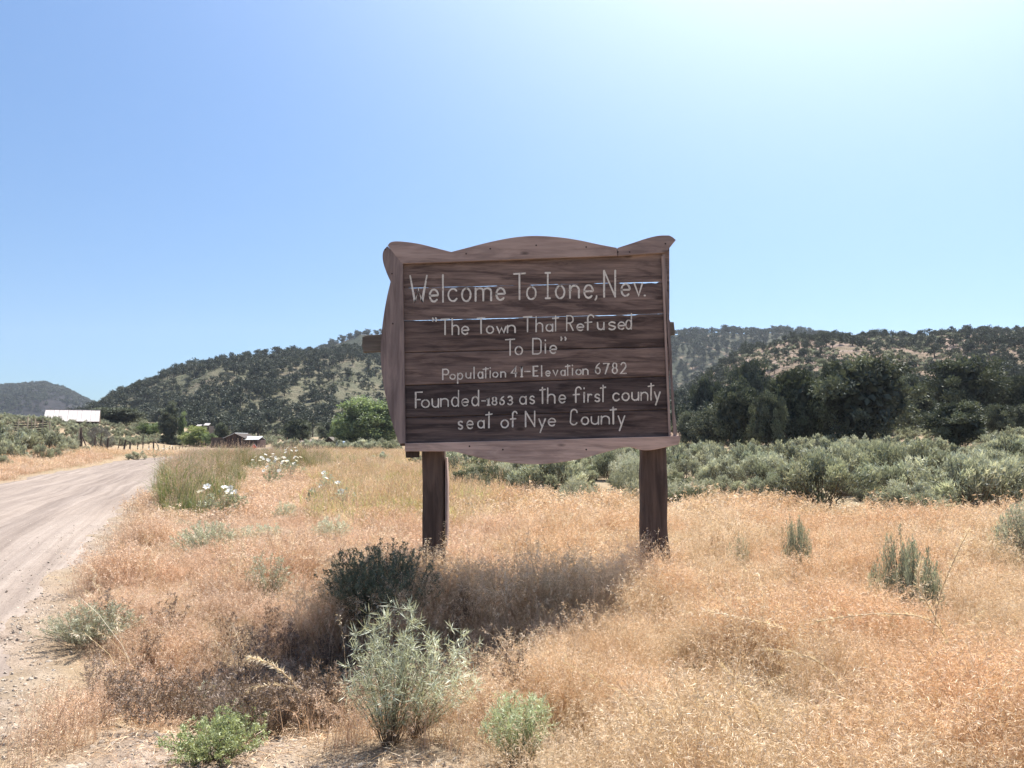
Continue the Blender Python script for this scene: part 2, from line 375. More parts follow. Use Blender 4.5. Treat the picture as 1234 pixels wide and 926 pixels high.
M['hill_far'] = hillmat('hill_far_soil', (.040, .035, .038), (.024, .025, .027), (.13, .11, .11), .60, .68, .010)
M['hill_mid'] = hillmat('hill_back_soil', (.085, .085, .06), (.055, .062, .042), (.40, .29, .22), .56, .66, .012)

# ------------------------------------------------------------------ ground sheet (polar grid round the camera, finest ahead)
angs = np.concatenate([np.arange(-48, 48.01, .32), np.arange(50, 312, 4.0)]); angs = np.radians(angs)
rs = [0.0]; r_ = .6
while r_ < 9000:
    rs.append(r_); r_ *= 1.016 if r_ < 60 else 1.035
rs = np.array(rs[1:])
A, Rr = np.meshgrid(angs, rs)
GX = Rr * np.sin(A); GY = Rr * np.cos(A)
gz = H(GX, GY)
ri = road_in(GX, GY)
gz = gz - 0.05 * sm(.12, .5, ri)
na = len(angs)
V = np.stack([GX.ravel(), GY.ravel(), gz.ravel()], 1)
V = np.vstack([V, [[0, 0, Hs(0, 0)]]])
ii, jj = np.meshgrid(np.arange(len(rs) - 1), np.arange(na), indexing='ij'); j2 = (jj + 1) % na
F = np.stack([ii * na + jj, ii * na + j2, (ii + 1) * na + j2, (ii + 1) * na + jj], -1).reshape(-1, 4)[:, ::-1]
me = mesh_tris('ground', V, F, smooth=True)
a = me.attributes.new('bare', 'FLOAT', 'POINT'); a.data.foreach_set('value', np.append(bare(GX, GY).ravel() * sm(60, 20, Rr.ravel()), 0).astype(np.float32))
g_o = link('ground', me, M['ground']); tag(g_o, kind='structure')
# centre fan
me2 = mesh_tris('ground_center', np.vstack([V[:na], V[-1:]]), np.array([[j, na, (j + 1) % na] for j in range(na)]))
import bmesh
bm = bmesh.new(); bm.from_mesh(me); bm.from_mesh(me2); bmesh.ops.remove_doubles(bm, verts=bm.verts, dist=1e-5); bmesh.ops.recalc_face_normals(bm, faces=bm.faces); bm.to_mesh(me); bm.free(); bpy.data.meshes.remove(me2)
if me.polygons[5000].normal.z < 0: me.flip_normals()

# road sheet
ys = [-14.0]
while ys[-1] < 230: ys.append(ys[-1] + (.10 if ys[-1] < 14 else .10 + (ys[-1] - 14) * .012))
ys = np.array(ys); us = np.linspace(-3.75, 3.75, 76)
U, YY = np.meshgrid(us, ys); XX = roadx(YY) + U
rz = Hroad(XX, YY) + 0.004
kin = road_in(XX, YY)
rz = np.where(kin < .25, H(XX, YY) + .004 - .10 * sm(.18, -.12, kin), rz)
nu = len(us); ii, jj = np.meshgrid(np.arange(len(ys) - 1), np.arange(nu - 1), indexing='ij')
F = np.stack([ii * nu + jj, ii * nu + jj + 1, (ii + 1) * nu + jj + 1, (ii + 1) * nu + jj], -1).reshape(-1, 4)
me = mesh_tris('dirt_road', np.stack([XX.ravel(), YY.ravel(), rz.ravel()], 1), F, smooth=True)
for nm, val in (('across', U + 0 * YY), ('along', YY * 1.07)):
    a = me.attributes.new(nm, 'FLOAT', 'POINT'); a.data.foreach_set('value', val.ravel().astype(np.float32))
tag(link('dirt_road', me, M['road']), kind='structure')

# ------------------------------------------------------------------ hills
HILLS = {}
def make_hill(name, sky_pts, Y0, Y1, mat, trees=5.0, amp=1.0, base=1.0, cols=260, rows=90, shape=1.0, seed=0):
    pxs = np.array([p[0] for p in sky_pts], float); pys = np.array([p[1] for p in sky_pts], float)
    def height(px, d):
        """px = bearing in photo pixels at the horizon, d = depth"""
        t = (d - Y0) / (Y1 - Y0)
        yr = np.interp(px, pxs, pys) + 1.2 * vnoise(px / 23.0 + seed, 0 * px)
        zr = (530.1 - yr) / FX * Y1 + CAMZ - trees
        prof = np.where(t < 1, sm(-.02, 1.12, t ** shape) / sm(-.02, 1.12, np.array(1.0)), 1 - .5 * np.clip(t - 1, 0, 1))
        X = (px - 617) / FX * d
        n = fbm(X / (Y1 * .10) + seed * 7, d / (Y1 * .14) + seed, 4)
        rav = -np.abs(fbm(X / (Y1 * .07) + 31 + seed, d / (Y1 * .35), 3))
        return base + (zr - base) * prof + amp * (Y1 * .008 * n + Y1 * .010 * (rav + .35)) * np.clip(np.sin(np.pi * np.clip(t, 0, 1)), 0, 1) - 3.0 * (t <= 0.001)
    px = np.linspace(pxs[0], pxs[-1], cols); t = np.linspace(0, 1.5, rows); d = Y0 + (Y1 - Y0) * t
    P, D = np.meshgrid(px, d); X = (P - 617) / FX * D; Z = height(P, D)
    ii, jj = np.meshgrid(np.arange(rows - 1), np.arange(cols - 1), indexing='ij')
    F = np.stack([ii * cols + jj, ii * cols + jj + 1, (ii + 1) * cols + jj + 1, (ii + 1) * cols + jj], -1).reshape(-1, 4)
    o = link(name, mesh_tris(name, np.stack([X.ravel(), D.ravel(), Z.ravel()], 1), F, smooth=True), mat); tag(o, kind='structure')
    HILLS[name] = (height, Y0, Y1, pxs[0], pxs[-1])
    return height
h_far = make_hill('far_hill', [(-260, 500), (-140, 484), (-60, 478), (0, 468), (30, 464), (52, 463), (75, 470), (95, 480), (115, 488), (150, 500), (230, 528)], 900, 1700, M['hill_far'], 0, 1.0, seed=1)
h_mid = make_hill('back_hill', [(300, 520), (340, 448), (375, 424), (400, 411), (434, 398), (460, 400), (520, 395), (600, 392), (700, 394), (815, 399), (860, 397), (900, 396), (960, 396), (1000, 402), (1080, 415), (1200, 440), (1320, 520)], 480, 950, M['hill_mid'], 5, 1.0, seed=2)
h_main = make_hill('main_hill', [(40, 524), (80, 503), (112, 488), (135, 472), (165, 460), (200, 447), (250, 433), (300, 425), (350, 420), (395, 418), (430, 416), (480, 414), (530, 416), (600, 422), (700, 436), (760, 455), (820, 485), (880, 528)], 250, 560, M['hill_main'], 4.5, 1.0, seed=3)
h_right = make_hill('right_hill', [(720, 529), (780, 505), (830, 468), (870, 440), (900, 421), (960, 409), (1000, 404), (1060, 402), (1100, 403), (1140, 399), (1180, 396), (1234, 396), (1330, 400), (1450, 408), (1600, 420)], 100, 420, M['hill_tan'], 2.5, .8, base=2.5, seed=5)

# ------------------------------------------------------------------ leaf builders
def unit(v): return v / np.maximum(np.linalg.norm(v, axis=1, keepdims=True), 1e-9)
def rnd_dir(n, r=rng): return unit(r.normal(size=(n, 3)))
def leaf_tris(c, d, L, W, r=rng):
    """one narrow triangle per leaf: base c, pointing d"""
    n = len(c); s = unit(np.cross(d, rnd_dir(n, r)))
    L = np.broadcast_to(L, (n,)).reshape(-1, 1); W = np.broadcast_to(W, (n,)).reshape(-1, 1)
    V = np.stack([c - s * W / 2, c + s * W / 2, c + d * L], 1).reshape(-1, 3)
    return V, np.arange(3 * n).reshape(-1, 3)
def leaf_quads(c, d, L, W, r=rng):
    """rhombic leaf, two triangles"""
    n = len(c); s = unit(np.cross(d, rnd_dir(n, r)))
    L = np.broadcast_to(L, (n,)).reshape(-1, 1); W = np.broadcast_to(W, (n,)).reshape(-1, 1)
    V = np.stack([c, c + d * L * .45 + s * W / 2, c + d * L, c + d * L * .45 - s * W / 2], 1).reshape(-1, 3)
    k = np.arange(n)[:, None] * 4
    return V, np.concatenate([k + [[0, 1, 2]], k + [[0, 2, 3]]])
def strips(P, Wd, r=rng):
    """P (n,k,3) polylines, Wd (k,) widths -> ribbons"""
    n, k, _ = P.shape; d = unit((P[:, -1] - P[:, 0])); s = unit(np.cross(d, rnd_dir(n, r)))
    L = P - s[:, None] * (Wd[None, :, None] / 2); Rr = P + s[:, None] * (Wd[None, :, None] / 2)
    V = np.stack([L, Rr], 2).reshape(n, 2 * k, 3)
    f = []
    for i in range(k - 1): f += [[2 * i, 2 * i + 1, 2 * i + 3], [2 * i, 2 * i + 3, 2 * i + 2]]
    F = (np.arange(n)[:, None, None] * 2 * k + np.array(f)[None]).reshape(-1, 3)
    return V.reshape(-1, 3), F
def join(parts):
    """parts: (V,F,tone,mat index)"""
    V = []; F = []; T = []; Mi = []; o = 0
    for v, f, t, m_ in parts:
        V.append(v); F.append(f + o); o += len(v); T.append(np.broadcast_to(t, (len(v),)) if np.ndim(t) < 1 or len(np.atleast_1d(t)) == len(v) else np.repeat(t, len(v) // len(t))); Mi.append(np.full(len(f), m_))
    return np.vstack(V), np.vstack(F), np.concatenate(T), np.concatenate(Mi)

def sage_mesh(seed, nbr=110, nl=46, L=.058, W=.019, mat='sage', spread=.62, upright=.36, h=1.0, spike=.22):
    """sagebrush about 1 m high: leafy spikes gathered in rounded lobes over grey twigs"""
    r = np.random.default_rng(seed)
    if upright > .6:
        az = r.uniform(0, 2 * np.pi, nbr); el = np.arcsin(r.uniform(.16, 1, nbr))
        lob = 1 + .22 * np.sin(az * 2 + r.uniform(0, 6)) + .15 * np.sin(az * 3 + r.uniform(0, 6)) + r.normal(0, .10, nbr)
        tip = np.stack([np.cos(el) * np.cos(az) * spread * lob, np.cos(el) * np.sin(az) * spread * lob, .25 + .62 * np.sin(el) * (1 + .5 * (lob - 1))], 1) * h
        ltone = r.normal(.15, .18, nbr)
    else:
        nlb = 13; laz = r.uniform(0, 2 * np.pi, nlb); lel = np.arcsin(r.uniform(.12, 1, nlb)); lr = r.uniform(.72, 1.08, nlb)
        lc = np.stack([np.cos(lel) * np.cos(laz) * spread * lr, np.cos(lel) * np.sin(laz) * spread * lr, .22 + .56 * np.sin(lel) * lr], 1) * h
        k = r.integers(0, nlb, nbr); dv = unit(r.normal(size=(nbr, 3)) + [0, 0, .7] + lc[k] * .8)
        tip = lc[k] + dv * (r.uniform(.10, .20, (nbr, 1)) * h); tip[:, 2] = np.maximum(tip[:, 2], .08)
        ltone = r.normal(.05, .12, nlb)[k] + .32 * dv[:, 2]  # lobe tops paler, gaps between them darker: shading put into the leaf tone
    base = tip * np.array([.12, .12, 0]); mid = base * .35 + tip * .65; mid[:, 2] -= .10 * h
    up = unit(unit(tip - base) * (1 - upright) + np.array([0, 0, upright]))
    # leaves along the last part of each spike
    t = r.uniform(0, 1, (nbr, nl)); ln = r.uniform(.7, 1.3, (nbr, 1)) * spike * h
    c = tip[:, None] - up[:, None] * (ln * (1 - t))[..., None] * 1.0
    rad = (.072 * h * (1.15 - t ** 1.7)) [..., None]
    c = c + r.normal(size=(nbr, nl, 3)) * rad * .75
    d = unit((up[:, None] * 1.2 + r.normal(size=(nbr, nl, 3)) * .55).reshape(-1, 3))
    c = c.reshape(-1, 3); c[:, 2] = np.maximum(c[:, 2], .02)
    V1, F1 = leaf_tris(c, d, L * r.uniform(.7, 1.3, len(c)), W, r)
    tone = np.clip(np.repeat(ltone, nl) - .12 + .68 * t.reshape(-1) + r.normal(0, .15, len(c)), 0, 1)  # inner leaves darker than the tips, as shade inside the bush
    k = nbr // 2
    P = np.stack([base[:k], base[:k] * .6 + mid[:k] * .4 + r.normal(size=(k, 3)) * .015, mid[:k], tip[:k]], 1); P[:, 0, 2] = -.03
    V2, F2 = strips(P, np.array([.022, .016, .010, .004]) * h, r)
    V, F, T, Mi = join([(V1, F1, np.repeat(tone, 3), 0), (V2, F2, .5, 1)])
    me = mesh_tris('sagebrush', V, F, T, Mi); me.materials.append(M[mat]); me.materials.append(M['stem'])
    return me

def crown_mesh(seed, rx, rz, zc, nclump, nleaf, cr, L, W, mat, bottom=.1, core=.62, conic=0.0, drop=.35):
    """tree crown: leaf clumps through an uneven volume, small dark twigs within"""
    r = np.random.default_rng(seed)
    d = rnd_dir(nclump, r); rad = r.uniform(.45, 1.0, nclump) ** .6
    az = np.arctan2(d[:, 1], d[:, 0])
    lob = 1 + .16 * np.sin(az * 2 + r.uniform(0, 6)) + .12 * np.sin(az * 3 + r.uniform(0, 6) + d[:, 2] * 3)
    c = d * (rad * lob)[:, None]
    c[:, :2] *= (1 - conic * np.clip(c[:, 2:3], -1, 1)) * rx; c[:, 2] = zc + c[:, 2] * rz
    c[:, 2] = np.maximum(c[:, 2], bottom)
    sz = cr * r.uniform(.55, 1.35, nclump)
    p = rnd_dir(nclump * nleaf, r).reshape(nclump, nleaf, 3) * (r.uniform(0, 1, (nclump, nleaf, 1)) ** .45)
    p[..., 2] *= .62; p[..., 2] -= drop * cr * (p[..., 0] ** 2 + p[..., 1] ** 2) * .5
    pts = (c[:, None] + p * sz[:, None, None]).reshape(-1, 3); pts[:, 2] = np.maximum(pts[:, 2], bottom * .4)
    out = unit(p.reshape(-1, 3) + r.normal(size=(nclump * nleaf, 3)) * .7)
    V1, F1 = leaf_quads(pts, out, L * r.uniform(.6, 1.4, len(pts)), W, r)
    tone = np.clip(np.repeat(r.uniform(.0, .9, nclump), nleaf) + r.normal(0, .18, nclump * nleaf), 0, 1)
    parts = [(V1, F1, np.repeat(tone, 4), 0)]
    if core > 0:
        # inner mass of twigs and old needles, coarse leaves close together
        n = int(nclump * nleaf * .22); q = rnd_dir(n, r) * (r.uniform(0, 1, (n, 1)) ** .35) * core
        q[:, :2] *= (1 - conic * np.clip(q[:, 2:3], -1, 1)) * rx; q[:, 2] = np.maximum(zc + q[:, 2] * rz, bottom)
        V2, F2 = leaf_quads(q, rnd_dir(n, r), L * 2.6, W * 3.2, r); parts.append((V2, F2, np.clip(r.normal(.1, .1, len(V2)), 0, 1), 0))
    V, F, T, Mi = join(parts)
    me = mesh_tris('crown', V, F, T, Mi); me.materials.append(M[mat]); return me
def trunk_mesh(seed, h, r0, limbs=6, reach=2.0, zb=.3):
    random.seed(seed); mb = MB()
    pth = [(0, 0, -.15)]; x = y = 0
    for k in range(1, 6):
        x += random.uniform(-.05, .05) * h * .4; y += random.uniform(-.05, .05) * h * .4; pth.append((x, y, h * k / 5))
    mb.tube(pth, [r0 * (1.35 if k == 0 else 1 - .16 * k) for k in range(6)], 9, jit=.15)
    for k in range(limbs):
        a = 2 * math.pi * k / limbs + random.uniform(-.4, .4); z0 = h * random.uniform(zb, .8); q = reach * random.uniform(.6, 1)
        mb.tube([(0, 0, z0), (math.cos(a) * q * .5, math.sin(a) * q * .5, z0 + q * .25), (math.cos(a) * q, math.sin(a) * q, z0 + q * .65)], [r0 * .42, r0 * .28, r0 * .08], 6, jit=.15)
    me = bpy.data.meshes.new('trunk'); me.from_pydata(mb.v, [], mb.f); me.materials.append(M['bark']); return me

# small hillside conifer, about 1 m tall unit, single mesh
def hill_tree_mesh(seed, n=330, squat=1.0, mat='pinyon'):
    r = np.random.default_rng(seed); nc = 13
    d = rnd_dir(nc, r); c = d * r.uniform(.4, .95, (nc, 1)); c[:, :2] *= .36 * squat; c[:, 2] = .52 + c[:, 2] * .40
    c[:, :2] *= (1.25 - .55 * np.clip(c[:, 2:3], 0, 1))
    k = r.integers(0, nc, n); p = c[k] + rnd_dir(n, r) * (r.uniform(0, 1, (n, 1)) ** .5) * .19 * np.array([1, 1, .8])
    p[:, 2] = np.maximum(p[:, 2], .03)
    V1, F1 = leaf_quads(p, unit(rnd_dir(n, r) + [0, 0, .3]), r.uniform(.08, .15, n), .075, r)
    tone = np.clip(r.uniform(.0, .7, nc)[k] + r.normal(0, .15, n), 0, 1)
    mb = MB(); mb.tube([(0, 0, -.05), (.02, 0, .3), (0, .02, .7)], [.04, .03, .015], 5)
    tv = np.array(mb.v); 
    tf = [];  
    for f in mb.f:
        for q in range(1, len(f) - 1): tf.append((f[0], f[q], f[q + 1]))
    V, F, T, Mi = join([(V1, F1, np.repeat(tone, 4), 0), (tv, np.array(tf), .3, 1)])
    me = mesh_tris('pinyon_tree', V, F, T, Mi); me.materials.append(M[mat]); me.materials.append(M['bark']); return me

# ------------------------------------------------------------------ grass prototypes
def cheat_mesh(seed, stems=26, h=.36, lean=.45, mat='cheat', head=9, hl=.026, hw=.0042, spread=.07, sw=.0026, blade=6):
    """tuft of drooping, awned dry grass"""
    r = np.random.default_rng(seed)
    b = np.zeros((stems, 3)); b[:, :2] = r.normal(size=(stems, 2)) * spread
    az = r.uniform(0, 2 * np.pi, stems); ln = r.uniform(.1, 1, stems) * lean; hh = h * r.uniform(.6, 1.15, stems)
    out = np.stack([np.cos(az), np.sin(az), 0 * az], 1)
    ts = np.array([0, .4, .75, 1.0]); P = b[:, None] + out[:, None] * (ln[:, None] * hh[:, None] * ts ** 2.2)[..., None] + np.array([0, 0, 1.0]) * (hh[:, None] * (ts - .25 * (ln[:, None]) * ts ** 3))[..., None]
    V1, F1 = strips(P, np.array([sw * 1.3, sw, sw * .7, sw * .5]), r)
    # drooping seed head
    u = r.uniform(.62, 1.03, (stems, head)); i0 = np.clip(u, 0, 1)
    c = P[:, 2][:, None] * (1 - (i0 - .62)[..., None] / .38) + P[:, 3][:, None] * ((i0 - .62)[..., None] / .38)
    dd = unit((out[:, None] * .8 + r.normal(size=(stems, head, 3)) * .6 + np.array([0, 0, -.25])).reshape(-1, 3))
    c = c.reshape(-1, 3) + dd * .006
    V2, F2 = leaf_quads(c, dd, hl * r.uniform(.7, 1.4, len(c)), hw, r)
    parts = [(V1, F1, np.repeat(np.clip(r.normal(.35, .18, stems), 0, 1), 8), 0), (V2, F2, np.repeat(np.clip(r.normal(.62, .25, len(c)), 0, 1), 4), 0)]
    if blade:
        nb_ = blade; bb = np.zeros((nb_, 3)); bb[:, :2] = r.normal(size=(nb_, 2)) * spread
        a2 = r.uniform(0, 6.3, nb_); o2 = np.stack([np.cos(a2), np.sin(a2), 0 * a2], 1); l2 = r.uniform(.3, .8, nb_) * h * .6
        P2 = bb[:, None] + o2[:, None] * (l2[:, None] * np.array([0, .25, .6, 1.0]))[..., None] + np.array([0, 0, 1.0]) * (l2[:, None] * np.array([0, .5, .7, .45]))[..., None]
        V3, F3 = strips(P2, np.array([.005, .005, .004, .001]), r); parts.append((V3, F3, .25, 0))
    V, F, T, Mi = join(parts)
    me = mesh_tris('grass_tuft', V, F, T, Mi); me.materials.append(M[mat]); return me
def tall_mesh(seed, stems=20, h=.75, mat='green_grass', headmat='cheat_red', spread=.09, greenh=.55):
    """tall grass: green blades below, reddish plumes above"""
    r = np.random.default_rng(seed)
    b = np.zeros((stems, 3)); b[:, :2] = r.normal(size=(stems, 2)) * spread
    az = r.uniform(0, 6.3, stems); out = np.stack([np.cos(az), np.sin(az), 0 * az], 1); hh = h * r.uniform(.7, 1.15, stems); ln = r.uniform(.03, .25, stems)
    ts = np.array([0, .4, .75, 1.0]); P = b[:, None] + out[:, None] * (ln[:, None] * hh[:, None] * ts ** 2)[..., None] + np.array([0, 0, 1.0]) * (hh[:, None] * ts)[..., None]
    V1, F1 = strips(P, np.array([.006, .005, .004, .003]), r)
    n = 5; u = r.uniform(0, 1, (stems, n)); c = P[:, 2][:, None] * (1 - u)[..., None] + P[:, 3][:, None] * u[..., None]
    dd = unit((np.array([0, 0, 1.4]) + r.normal(size=(stems, n, 3)) * .5).reshape(-1, 3)); c = c.reshape(-1, 3)
    V2, F2 = leaf_quads(c, dd, .05, .010, r)
    nb_ = stems * 3; bb = np.zeros((nb_, 3)); bb[:, :2] = r.normal(size=(nb_, 2)) * spread
    a2 = r.uniform(0, 6.3, nb_); o2 = np.stack([np.cos(a2), np.sin(a2), 0 * a2], 1); l2 = r.uniform(.6, 1.1, nb_) * h * greenh
    P2 = bb[:, None] + o2[:, None] * (l2[:, None] * np.array([0, .08, .22, .5]))[..., None] + np.array([0, 0, 1.0]) * (l2[:, None] * np.array([0, .5, .85, 1.0]))[..., None]
    V3, F3 = strips(P2, np.array([.010, .010, .007, .002]), r)
    V, F, T, Mi = join([(V1, F1, .45, 1), (V2, F2, np.repeat(np.clip(r.normal(.45, .2, len(c)), 0, 1), 4), 1), (V3, F3, np.repeat(r.uniform(.1, .9, nb_), 8), 0)])
    me = mesh_tris('tall_grass_tuft', V, F, T, Mi); me.materials.append(M[mat]); me.materials.append(M[headmat]); return me

# ------------------------------------------------------------------ scattering of stuff (geometry nodes)
def scatter(name, protos, X, Y, Z, rz, scl, tilt=.12, zs=None):
    pc = bpy.data.collections.new(name + '_kinds')
    for i, m_ in enumerate(protos):
        o = bpy.data.objects.new('%s_kind' % name, m_); pc.objects.link(o)
    n = len(X)
    me = bpy.data.meshes.new(name); me.vertices.add(n); me.vertices.foreach_set('co', np.stack([X, Y, Z], 1).astype(np.float32).ravel())
    rot = np.stack([rng.normal(0, tilt, n), rng.normal(0, tilt, n), rz], 1)
    a = me.attributes.new('rot', 'FLOAT_VECTOR', 'POINT'); a.data.foreach_set('vector', rot.astype(np.float32).ravel())
    sv = np.stack([scl, scl, scl if zs is None else zs], 1)
    a = me.attributes.new('scl', 'FLOAT_VECTOR', 'POINT'); a.data.foreach_set('vector', sv.astype(np.float32).ravel())
    a = me.attributes.new('idx', 'INT', 'POINT'); a.data.foreach_set('value', rng.integers(0, len(protos), n).astype(np.int32))
    o = link(name, me); tag(o, kind='stuff')
    g = bpy.data.node_groups.new(name + '_scatter', 'GeometryNodeTree')
    g.interface.new_socket('Geometry', in_out='INPUT', socket_type='NodeSocketGeometry'); g.interface.new_socket('Geometry', in_out='OUTPUT', socket_type='NodeSocketGeometry')
    gi = g.nodes.new('NodeGroupInput'); go = g.nodes.new('NodeGroupOutput'); ip = g.nodes.new('GeometryNodeInstanceOnPoints'); ci = g.nodes.new('GeometryNodeCollectionInfo')
    ci.inputs['Collection'].default_value = pc; ci.inputs['Separate Children'].default_value = True; ci.inputs['Reset Children'].default_value = True
    def na_(nm, ty):
        q = g.nodes.new('GeometryNodeInputNamedAttribute'); q.data_type = ty; q.inputs['Name'].default_value = nm; return next(s_ for s_ in q.outputs if s_.name == 'Attribute' and s_.enabled)
    L_ = g.links.new
    mp = g.nodes.new('GeometryNodeMeshToPoints')
    L_(gi.outputs[0], mp.inputs[0]); L_(mp.outputs[0], ip.inputs['Points']); L_(ci.outputs[0], ip.inputs['Instance']); ip.inputs['Pick Instance'].default_value = True
    L_(na_('idx', 'INT'), ip.inputs['Instance Index'])
    er = g.nodes.new('FunctionNodeEulerToRotation'); L_(na_('rot', 'FLOAT_VECTOR'), er.inputs[0]); L_(er.outputs[0], ip.inputs['Rotation'])
    L_(na_('scl', 'FLOAT_VECTOR'), ip.inputs['Scale']); L_(ip.outputs[0], go.inputs[0])
    md = o.modifiers.new('scatter', 'NODES'); md.node_group = g
    return o
def field(y0, y1, dens, k=.74, xpad=.6):
    """random points over the ground in view between two depths"""
    area = k * (y1 * y1 - y0 * y0) + 2 * xpad * (y1 - y0); n = int(area * dens)
    y = np.sqrt(rng.uniform(y0 * y0, y1 * y1, n)); x = rng.uniform(-1, 1, n) * (k * y + xpad); return x, y
def keep(x, y, p):
    m_ = rng.uniform(size=len(x)) < p; return x[m_], y[m_]

# ------------------------------------------------------------------ the welcome sign
YS = 8.30                                  # depth of the board's face
def cr(px, py):                            # measured on an enlargement of the board (3.085x, origin 440,270)
    return (440 + px / 3.085, 270 + py / 3.085)
def catmull(P, n=6, closed=False):
    out = []
    for i in range(len(P) - 1):
        p0 = P[max(i - 1, 0)]; p1 = P[i]; p2 = P[i + 1]; p3 = P[min(i + 2, len(P) - 1)]
        for k in range(n):
            t = k / n
            out.append(tuple(.5 * ((2 * p1[j]) + (-p0[j] + p2[j]) * t + (2 * p0[j] - 5 * p1[j] + 4 * p2[j] - p3[j]) * t * t + (-p0[j] + 3 * p1[j] - 3 * p2[j] + p3[j]) * t ** 3) for j in (0, 1)))
    out.append(tuple(P[-1])); return out
def slab(name, poly, Yf, th, mat, parent, bev=.004, wob=0.0):
    """a board cut to an outline given in photo pixels on the sign's plane: real width, height and thickness"""
    pts = [pt(px, py, YS) for px, py in poly]
    pts = [(p.x + random.uniform(-wob, wob), p.z + random.uniform(-wob, wob)) for p in pts]
    ar = sum(pts[i][0] * pts[(i + 1) % len(pts)][1] - pts[(i + 1) % len(pts)][0] * pts[i][1] for i in range(len(pts)))
    if ar < 0: pts = pts[::-1]
    bm = bmesh.new(); vs = [bm.verts.new((x, Yf, z)) for x, z in pts]
    f = bm.faces.new(vs); ex = bmesh.ops.extrude_face_region(bm, geom=[f])
    bmesh.ops.translate(bm, verts=[v for v in ex['geom'] if isinstance(v, bmesh.types.BMVert)], vec=(0, th, 0))
    bmesh.ops.recalc_face_normals(bm, faces=bm.faces)
    if bev:
        ed = [e for e in bm.edges if all(abs(v.co.y - Yf) < 1e-5 for v in e.verts)]
        bmesh.ops.bevel(bm, geom=ed, offset=bev, segments=2, profile=.5, affect='EDGES', clamp_overlap=True)
    bmesh.ops.triangulate(bm, faces=[f_ for f_ in bm.faces if len(f_.verts) > 4])
    me = bpy.data.meshes.new(name); bm.to_mesh(me); bm.free()
    return link(name, me, mat, parent)

c0 = pt(640, 545, YS)
sign = empty('welcome_sign', (c0.x, YS, Hs(c0.x, YS)))
tag(sign, 'large weathered brown wooden welcome sign with white lettering on two posts', 'sign')
inv = sign.matrix_basis.inverted()
sign_parts = []
# planks: seams between them, (left y, right y) in enlargement units; gap list = (px0, px1, mm)
XL, XR = 130, 1132
seams = [(118, 86), (237, 213), (359, 333), (478, 456), (600, 566), (720, 690), (826, 800)]
gaps = {1: [(493, 517, 8), (519, 533, 3), (533, 552, 9), (553, 571, 4), (571, 599, 11), (600, 620, 3), (639, 673, 9), (674, 700, 3), (716, 733, 9), (747, 793, 19), (793, 800, 3)],
        2: [(499, 527, 10), (527, 558, 13), (562, 568, 5), (568, 580, 10), (580, 625, 14), (626, 712, 3), (718, 742, 12), (752, 768, 13), (793, 795, 9)],
        3: [(560, 585, 3), (580, 596, 4)], 4: [], 5: [(534, 546, 6), (556, 563, 5), (594, 610, 3), (708, 727, 4), (740, 752, 3)]}
def seam_y(k, x):
    a, b = seams[k]; return a + (b - a) * (x - 150) / (1120 - 150)
for k in range(6):
    xs = np.linspace(XL, XR, 150)
    top = []; bot = []
    for x in xs:
        px = 440 + x / 3.085; g_ = 6.0 if k in (3, 4, 5) else 1.6
        for a_, b_, mm in (gaps.get(k, []) if k < 3 else []):
            g_ += (.74 if k == 1 else .55) * mm * float(sm(a_ - 1.5, a_ + 2, px) * sm(b_ + 1.5, b_ - 2, px)) * (.8 + .3 * float(vnoise(px * .5, k)))
        w_ = .5 * float(vnoise(x / 60.0, k * 3.1))
        top.append(cr(x, seam_y(k, x) + w_ + (g_ / 1000 / YS * FX * 3.085 if 0 < k else 0)))
        w2 = .5 * float(vnoise(x / 60.0, (k + 1) * 3.1)); bot.append(cr(x, seam_y(k + 1, x) + w2))
    o = slab('plank', top + bot[::-1], YS + [.003, 0, .006, .001, .006, .002][k], .020, M['plank'], None, bev=.008); o['weathering'] = [.1, 0.0, .6, .15, .2, .35][k]
    sign_parts.append(o)
# strips added behind the lower seams, blocking skylight so the gaps look dark
for k in (3, 4, 5):
    sign_parts.append(slab('seam_light_block', [cr(140, seam_y(k, 140) - 8), cr(1125, seam_y(k, 1125) - 8), cr(1125, seam_y(k, 1125) + 12), cr(140, seam_y(k, 140) + 12)], YS + .0275, .010 if k != 3 else .006, M['post'], None, bev=0))
# shaped surround
def crl(L_): return [cr(*p) for p in L_]
top_outer = catmull([(86, 84), (96, 72), (120, 68), (160, 71), (210, 79), (265, 93), (320, 107)], 5) + catmull([(322, 107), (380, 92), (450, 74), (520, 59), (585, 50), (650, 48), (730, 54), (800, 65), (870, 80), (934, 92)], 5)
sign_parts.append(slab('top_board', crl(top_outer + [(936, 122), (139, 151), (111, 117)]), YS - .040, .038, M['trim'], None))
tr = catmull([(937, 92), (990, 75), (1045, 57), (1090, 47), (1128, 46)], 4) + [(1140, 52), (1153, 63), (1136, 84), (1116, 110)]
sign_parts.append(slab('top_end_board', crl(tr + [(938, 122)]), YS - .0385, .0365, M['trim'], None))
lo = catmull([(84, 86), (72, 100), (67, 118), (69, 145), (80, 180), (96, 217)], 5) + catmull([(96, 219), (84, 270), (73, 330), (65, 390), (61, 440), (60, 500), (66, 570), (78, 640), (94, 710), (110, 765), (124, 806), (130, 818)], 4)
sign_parts.append(slab('left_board', crl(lo + [(152, 816), (147, 500), (142, 150), (115, 115)]), YS - .039, .037, M['trim_v'], None))
bo = catmull([(1163, 786), (1168, 802), (1160, 820)], 3) + catmull([(1112, 831), (1075, 839), (1040, 842), (1012, 838), (985, 830), (955, 831), (925, 839), (880, 852), (800, 873), (720, 887), (640, 893), (560, 890), (480, 880), (420, 868), (345, 849)], 4) + [(330, 846), (250, 846), (150, 846)]
sign_parts.append(slab('bottom_board', crl([(150, 816)] + [(1150, 789)] + bo), YS - .044, .042, M['trim'], None))
